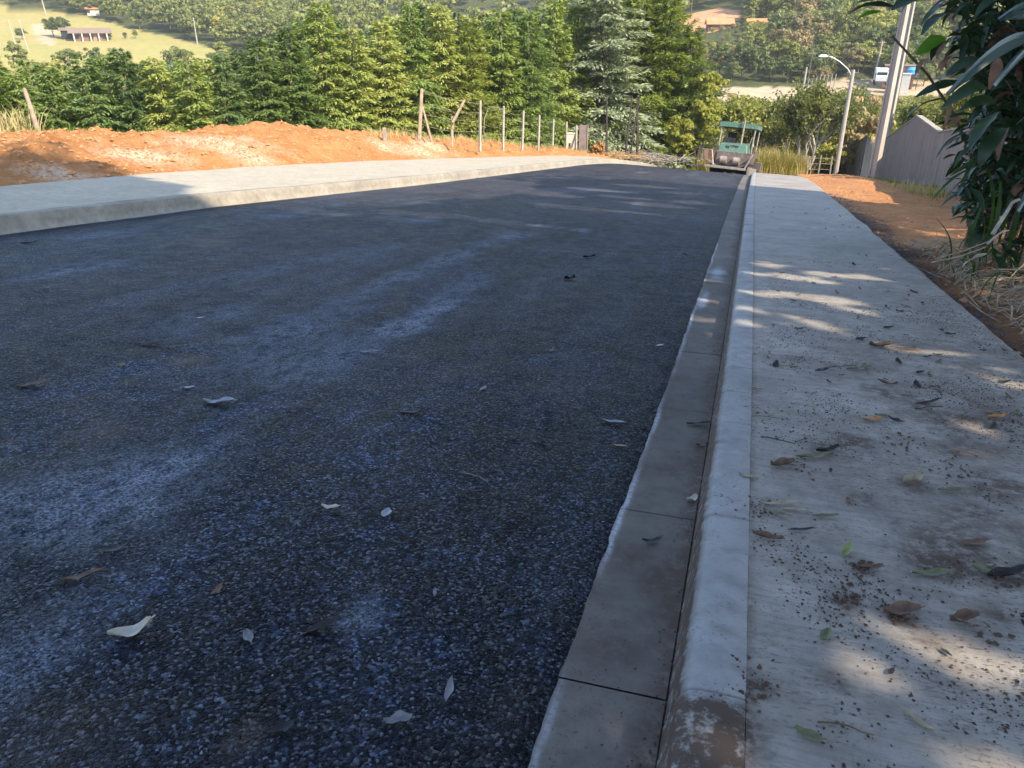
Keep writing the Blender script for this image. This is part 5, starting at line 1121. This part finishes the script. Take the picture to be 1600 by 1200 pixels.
for a in [(342, 630, 46, -4, "silver", "silvery curled leaf lying alone in the middle left of the road", .38, .10, .5), (641, 644, 38, 0, "black", "glossy black oval leaf in the middle of the road", .34, .12, .2), (516, 794, 28, -12, "cream", "small pale curled leaf left of the round pale chip", .40, .2, .5),
          (604, 802, 20, 80, "silver", "small round pale leaf near the road's middle", .8, .05, .2), (205, 990, 54, 22, "cream", "large cream curled leaf with a dark tip near the lower left", .46, .30, .5), (388, 997, 34, -58, "grey", "grey crumpled leaf right of the cream leaf", .38, .10, .6),
          (503, 981, 56, 24, "dark", "long dark folded leaf left of the pale spot", .26, .10, .6), (176, 859, 46, 2, "black", "black arched leaf above the slender brown one", .30, .22, .3), (128, 902, 50, 20, "brown", "slender grey-brown leaf at the lower left", .22, .06, .5), (702, 1080, 40, 82, "grey", "narrow upright grey leaf at the bottom of the road", .30, .1, .5),
          (575, 551, 34, -4, "grey", "slender grey leaf at the end of the pale streak", .22, .08, .4), (235, 538, 30, 4, "dark", "dark flat leaf on the upper left road", .30, .1, .3), (50, 602, 34, 14, "brown", "brown leaf near the left edge of the picture", .34, .12, .3), (958, 660, 34, -24, "silver", "silvery thin leaf near the right asphalt edge", .26, .1, .5),
          (968, 697, 20, -25, "tan", "tiny tan leaf below the silvery thin one", .3, .1, .4), (440, 1140, 40, 20, "black", "black curled leaf near the bottom beside a rusty stain", .4, .2, .5), (622, 1128, 40, 8, "grey", "crumpled grey-blue leaf lump at the bottom of the road", .5, .1, .8), (525, 838, 34, 28, "dark", "thin dark leaf below the small pale curled leaf", .16, .05, .4),
          (295, 606, 16, 0, "silver", "small pale chip up and left of the silvery leaf", .6, .05, .2), (311, 497, 12, 0, "cream", "tiny white chip high on the road", .5, .05, .1), (755, 607, 16, 60, "grey", "small grey chip above the middle of the road", .5, .05, .2), (1030, 540, 12, 10, "cream", "tiny white chip near the asphalt edge", .5, .1, .2), (890, 436, 16, 0, "black", "small black lump on the far road", .6, .2, .8), (920, 402, 18, 0, "black", "dark patch of leaf litter on the far road", .4, .1, .6), (45, 380, 20, 0, "black", "small dark leaf by the left kerb", .3, .1, .4), (812, 546, 20, 6, "dark", "thin dark leaf right of the pale streak", .2, .1, .3)]:
    put_leaf(*a, group=None)
W_ = "dry leaves on the pavement"
for a in [(1362, 658, 26, 0, "orange", "bright orange-brown leaf near the middle of the pavement", .36, .1, .4), (1222, 729, 36, 10, "brown", "crumpled brown leaf near the kerb side of the pavement", .5, .2, .8), (1270, 716, 48, -2, "olive", "long olive leaf right of the crumpled brown one", .22, .08, .5), (1213, 804, 38, -34, "olive", "slanting olive leaf below the long tan one", .24, .08, .4),
          (1216, 789, 54, -2, "tan", "long tan leaf lying flat beside the kerb", .18, .05, .4), (1240, 798, 36, -14, "tan", "shorter tan leaf touching the long one's right end", .2, .06, .4), (1288, 809, 34, -6, "olive", "dark olive leaf right of the tan pair", .26, .1, .5), (1322, 866, 30, 52, "green", "yellow-green leaf standing on its edge", .5, .2, .8), (1252, 830, 34, -2, "dark", "narrow dark leaf above the standing green one", .2, .08, .4),
          (1198, 842, 40, -28, "brown", "twisted brown leaf nearest the kerb", .34, .12, .8), (1408, 960, 50, 4, "brown", "broad crumpled brown leaf low on the pavement", .5, .12, .6), (1455, 900, 50, -2, "olive", "flat brown-olive leaf right of the middle", .28, .08, .4), (1518, 852, 40, 4, "brown", "dark brown flat leaf at the right side", .36, .1, .3), (1568, 903, 50, 8, "dark", "dark folded leaf near the right picture edge", .36, .2, .7),
          (1505, 972, 40, 10, "brown", "dark crumpled leaf below the olive-brown one", .5, .16, .8), (1490, 770, 40, -8, "olive", "olive-green leaf among the soil crumbs at right", .26, .08, .5), (1425, 755, 36, 26, "tan", "crumpled tan leaf with a dark shadow", .44, .25, .8), (1430, 1128, 46, -62, "tan", "slender light-edged leaf between the sun patches", .22, .08, .5), (1181, 608, 15, -48, "tan", "tiny tan leaf near the kerb joint", .5, .15, .6),
          (1170, 746, 28, -24, "tan", "small tan leaf by the kerb seam", .26, .08, .4), (1385, 602, 26, -48, "brown", "narrow brown leaf standing up past the middle", .3, .25, .7), (1018, 848, 28, 2, "dark", "dark arched leaf in the gutter", .4, .3, .4), (1081, 783, 20, 30, "cream", "cream leaf wedged at the kerb foot in the gutter", .6, .2, .7), (1090, 664, 34, -2, "dark", "long dark leaf in the gutter", .24, .1, .4),
          (1096, 697, 16, 0, "brown", "small brown leaf farther down the gutter", .5, .2, .5), (1292, 707, 34, 10, "dark", "dark pointed leaf above the long olive one", .34, .2, .7), (1283, 581, 18, 5, "black", "small black leaf near the long-stalked cap", .4, .15, .4), (1340, 578, 30, 0, "olive", "olive leaf beyond the long-stalked cap", .26, .1, .4), (1375, 543, 30, -8, "brown", "reddish-brown leaf near the far sun streak", .44, .15, .6), (1448, 632, 36, 12, "dark", "long dark leaf at the right of the pavement", .2, .1, .4), (1398, 660, 22, -60, "dark", "dark curled leaf right of the orange one", .4, .2, .7), (1360, 890, 30, -4, "brown", "brown leaf fragment left of the flat olive-brown leaf", .4, .1, .6), (1555, 655, 24, 0, "orange", "rusty leaf near the right picture edge", .35, .1, .5)]:
    put_leaf(*a, group=None, dz=.15 if a[0] > 1100 else 0)
def twig_obj(px, py, lpx, ang, label, rad_=.0022, mat="dark", fork=False, dz=.15, name="twig"):
    x, y = plane(px, py, dz); L = lpx / FPX * math.hypot(math.hypot(x, y), 1.5); r = random.Random(px); m = MB()
    P = [Vector(((t - .5) * L, r.uniform(-.05, .05) * L, rad_ + .03 * L * math.sin(t * 3.1))) for t in np.linspace(0, 1, 6)]; m.tube(P, [rad_ * (1 - .4 * t) for t in np.linspace(0, 1, 6)], 5)
    if fork: m.tube([P[2], P[2] + Vector((L * .2, L * .22, .004))], [rad_ * .8, rad_ * .4], 4); m.tube([P[3], P[3] + Vector((L * .25, -L * .2, .01))], [rad_ * .8, rad_ * .4], 4)
    o = m.build(name, DL[mat], smooth=True); o.location = (x, y, surf(x, y)); o.rotation_euler = (math.atan(G0), 0, R(ang) + YAW); return tag(o, label, "twig")
twig_obj(797, 662, 66, -8, "straight dark twig in the right half of the road", .003, "dark", dz=0); twig_obj(745, 752, 46, -32, "short slanting twig above a longer dark one", .003, "grey", dz=0); twig_obj(735, 778, 52, 26, "dark twig rising to the right on the road", .003, "dark", dz=0)
twig_obj(1205, 655, 56, -14, "forked twig near the kerb on the pavement", .0025, "olive", True); twig_obj(1215, 690, 50, -28, "dark forked twig with a thick tip beside the first", .003, "dark", True); twig_obj(1252, 690, 26, 30, "short dark twig right of the forked ones", .0025)
twig_obj(1305, 576, 60, 10, "long dark twig on the middle of the pavement", .002); twig_obj(1450, 640, 44, 12, "dark twig beside the long dark leaf", .003, "dark", True); twig_obj(1320, 1140, 70, -18, "curved brown twig near the bottom sun patches", .0028, "brown"); twig_obj(880, 645, 70, -4, "thin dark twig lying across the right road", .002, "dark", dz=0)
# the black seed cap with its long stalk
x, y = plane(1212, 572, .15); t = empty("seed_cap", (x, y, surf(x, y)), YAW); t.rotation_euler[0] = math.atan(G0); tag(t, "small black seed cap with a long thin stalk lying on the pavement", "seed cap")
m = MB(); m.tube([(0, 0, 0), (.0, 0, .014), (.003, 0, .028), (.004, 0, .036)], [.022, .017, .011, .004], 9); m.build("cap", DL["black"], t)
m = MB(); m.tube([(.015, -.005, .006), (.07, -.02, .004), (.125, -.035, .003)], [.0022, .002, .0025], 5); m.build("stalk", DL["brown"], t)
# many small leaf and twig scraps nobody could tell apart, individually placed
protos = []
for i in range(8):
    L = random.uniform(.03, .075); o = curled_leaf(L, L * random.uniform(.2, .5), random.uniform(.03, .2), random.uniform(.2, .8), random.uniform(-.6, .6), i, 6).build("leaf_scrap", DL[["dark", "brown", "olive", "dark", "grey", "brown", "tan", "dark"][i]], smooth=True); protos.append(o)
n_ = 0
for k in range(200):
    walk = k < 172
    if walk: y = r_.uniform(1.2, 8.5) if r_.random() < .8 else r_.uniform(8, 18); x = r_.uniform(.25, 1.85) ** 1.0
    else: x, y = r_.uniform(-5, -.5), r_.uniform(1.5, 12)
    if walk and r_.random() > (.35 + .65 * x / 1.9): x = r_.uniform(.9, 1.85)
    o = protos[n_ % 8] if n_ < 8 else protos[n_ % 8].copy()
    if n_ >= 8: COL.objects.link(o)
    n_ += 1; o.location = (x, y, surf(x, y)); o.rotation_euler = (math.atan(G0) + r_.uniform(-.2, .2), 0, r_.uniform(0, 6.28))
    tag(o, "small dry leaf scrap scattered on the pavement" if walk else "small dark leaf scrap scattered on the asphalt", "leaf", "small leaf scraps on the pavement" if walk else "small leaf scraps on the asphalt")
# crumbs of soil, grit and aggregate
def lumps(name, pts, s0, s1, mat, label, seed, flat=.6, pw=2.2):
    r = np.random.default_rng(seed); P = np.asarray(pts, float); n = len(P); s_ = s0 + (s1 - s0) * r.random(n) ** pw
    base = np.array([[1, 0, 0], [.2, .7, 0], [-.9, .35, 0], [-.55, -.7, 0], [.45, -.6, 0], [.35, .1, 1], [-.3, -.15, .85]], float)
    f = np.array([[0, 1, 5], [1, 2, 5], [2, 6, 5], [2, 3, 6], [3, 4, 6], [4, 5, 6], [4, 0, 5]])
    V = base[None] * (1 + r.normal(0, .34, (n, 7, 3))); a = r.uniform(0, 6.28, n); c, s2 = np.cos(a)[:, None], np.sin(a)[:, None]
    V = np.stack([V[..., 0] * c - V[..., 1] * s2, V[..., 0] * s2 + V[..., 1] * c, V[..., 2] * flat], -1) * s_[:, None, None] * .5 + P[:, None, :]
    F = (np.arange(n)[:, None, None] * 7 + f[None]).reshape(-1, 3)
    return tag(new_obj(name, mesh_np(name, V.reshape(-1, 3), F), mat), label, kind="stuff")
def scat(n, xa, xb, ya, yb, seed, dens, pw=1.0):
    r = np.random.default_rng(seed); x = r.uniform(xa, xb, n * 4); y = ya + (yb - ya) * r.random(n * 4) ** pw; keep = r.random(n * 4) < dens(x, y); x, y = x[keep][:n], y[keep][:n]; return x, y
x, y = scat(22000, .15, 1.86, .9, 9.5, 1, lambda x, y: np.clip(fb(x, y, 2.2, 6, 3) * 2.6 - .42 + .45 * x, .02, 1) * np.clip(1.25 - y / 11, .1, 1), 1.3)
zz = zr(x, y) + .149 + .012 * (x - .13) / 1.8
lumps("soil_crumbs", np.stack([x, y, zz], 1), .0015, .013, plain("dark brown soil crumbs", (.060, .040, .030), .95, vary=.5, scale=40), "dark soil crumbs spilled over the pavement", 1, pw=3)
cl = []
for px, py, n, sp in [(1180, 1070, 60, .03), (1115, 1100, 60, .035), (1100, 1060, 30, .02), (1345, 888, 60, .022), (1325, 935, 80, .03), (1185, 790, 50, .04), (1400, 958, 40, .03), (1150, 1028, 10, .006), (1250, 730, 30, .04), (1400, 690, 90, .07), (1440, 600, 60, .08), (1500, 740, 80, .07), (1570, 900, 40, .04), (1180, 640, 15, .05), (1120, 800, 26, .03), (1540, 1000, 40, .05)]:
    cx, cy = plane(px, py, .15); [cl.append((q[0], q[1], surf(q[0], q[1]) - .003)) for q in zip(rng.normal(cx, sp, n), rng.normal(cy, sp * 1.3, n)) if q[0] > .06]
lumps("soil_clods", cl, .004, .022, plain("brown soil clods", (.085, .052, .034), .95, vary=.4, scale=40), "clusters of brown soil clods on the kerb and pavement", 2, pw=2.5)
gx = rng.uniform(-.25, -.04, 900) ; gy = 1.0 + 9 * rng.random(900) ** 1.5; gx = np.where(rng.random(900) < .7, -.05 - np.abs(rng.normal(0, .035, 900)), gx); gx = np.clip(gx, -.3, -.03)
lumps("gutter_grit", np.stack([gx, gy, zr(gx, gy) + .001], 1), .002, .011, plain("dark grit", (.05, .038, .03), .95, vary=.4, scale=40), "dark grit collected along the foot of the kerb", 3, pw=3)
x, y = scat(26000, -7.5, -.36, .7, 9.5, 5, lambda x, y: np.clip(fb(x, y, 1.2, 5, 17) * 1.2 + .55, .05, 1) * (np.abs(x) < 1.6 + y * .95) * np.clip(1.2 - y / 12, .2, 1), 1.35)
t_ = NT("asphalt stones"); cc = t_.ramp(t_.noise(28, 3, .6), [(.35, (.012, .014, .022)), (.52, (.036, .043, .062)), (.68, (.11, .125, .16))]); MST = t_.fin(cc, .42, t_.bump(t_.noise(200, 3), .4, .003), .6)
lumps("asphalt_stones", np.stack([x, y, zr(x, y) + .012], 1), .004, .013, MST, "tar coated stones standing out of the fresh asphalt", 4, flat=.62, pw=1.6)
x, y = scat(900, -6, -.4, 1.0, 9, 9, lambda x, y: .9 + 0 * x); lumps("pale_chips", np.stack([x, y, zr(x, y) + .017], 1), .003, .010, plain("pale stone chips", (.30, .31, .33), .6, vary=.4, scale=40), "tiny pale stone chips sprinkled over the asphalt", 6, pw=3)
yg = rng.uniform(3.5, 24, 2600); xg = RB(yg) + .03 + np.abs(rng.normal(0, .22, 2600)); zg = np.array([verge_z(a, b) for a, b in zip(xg, yg)])
lumps("gravel", np.stack([xg, yg, zg], 1), .012, .055, plain("dark grey gravel", (.085, .085, .09), .85, vary=.45, scale=12), "dark grey gravel along the outer edge of the pavement", 7, pw=2)
yg = rng.uniform(8, 34, 2200); xg = RB(yg) + .2 + rng.random(2200) * 4.5; zg = np.array([verge_z(a, b) for a, b in zip(xg, yg)])
lumps("soil_lumps", np.stack([xg, yg, zg], 1), .02, .12, plain("red soil lumps", (.40, .19, .09), .95, vary=.35, scale=8), "loose red soil lumps on the verge", 8, pw=3.5)
ui = rng.integers(0, 519, 8000); vi = (rng.random(8000) ** 1.0 * 40).astype(int) + 2
lumps("soil_lumps", S[ui, vi] + rng.normal(0, .05, (8000, 3)) * [1, 1, 0], .015, .15, plain("orange soil lumps", (.46, .22, .09), .95, vary=.3, scale=8), "loose orange soil lumps on the left bank", 9, pw=3.5)

# ------------------------------------------------------------------ thin valley air
m = MB(); m.box((0, 0, 74), (2900, 2900, 206)); hz = m.build("haze", None); tag(hz, kind="stuff")
hm = bpy.data.materials.new("haze"); hm.use_nodes = True; hn = hm.node_tree; hn.nodes.remove(hn.nodes["Principled BSDF"])
hv = hn.nodes.new("ShaderNodeVolumePrincipled"); hv.inputs["Color"].default_value = (1, .98, .93, 1); hv.inputs["Density"].default_value = .00035; hv.inputs["Anisotropy"].default_value = .2
hn.links.new(hv.outputs[0], hn.nodes["Material Output"].inputs["Volume"]); hz.data.materials.append(hm)
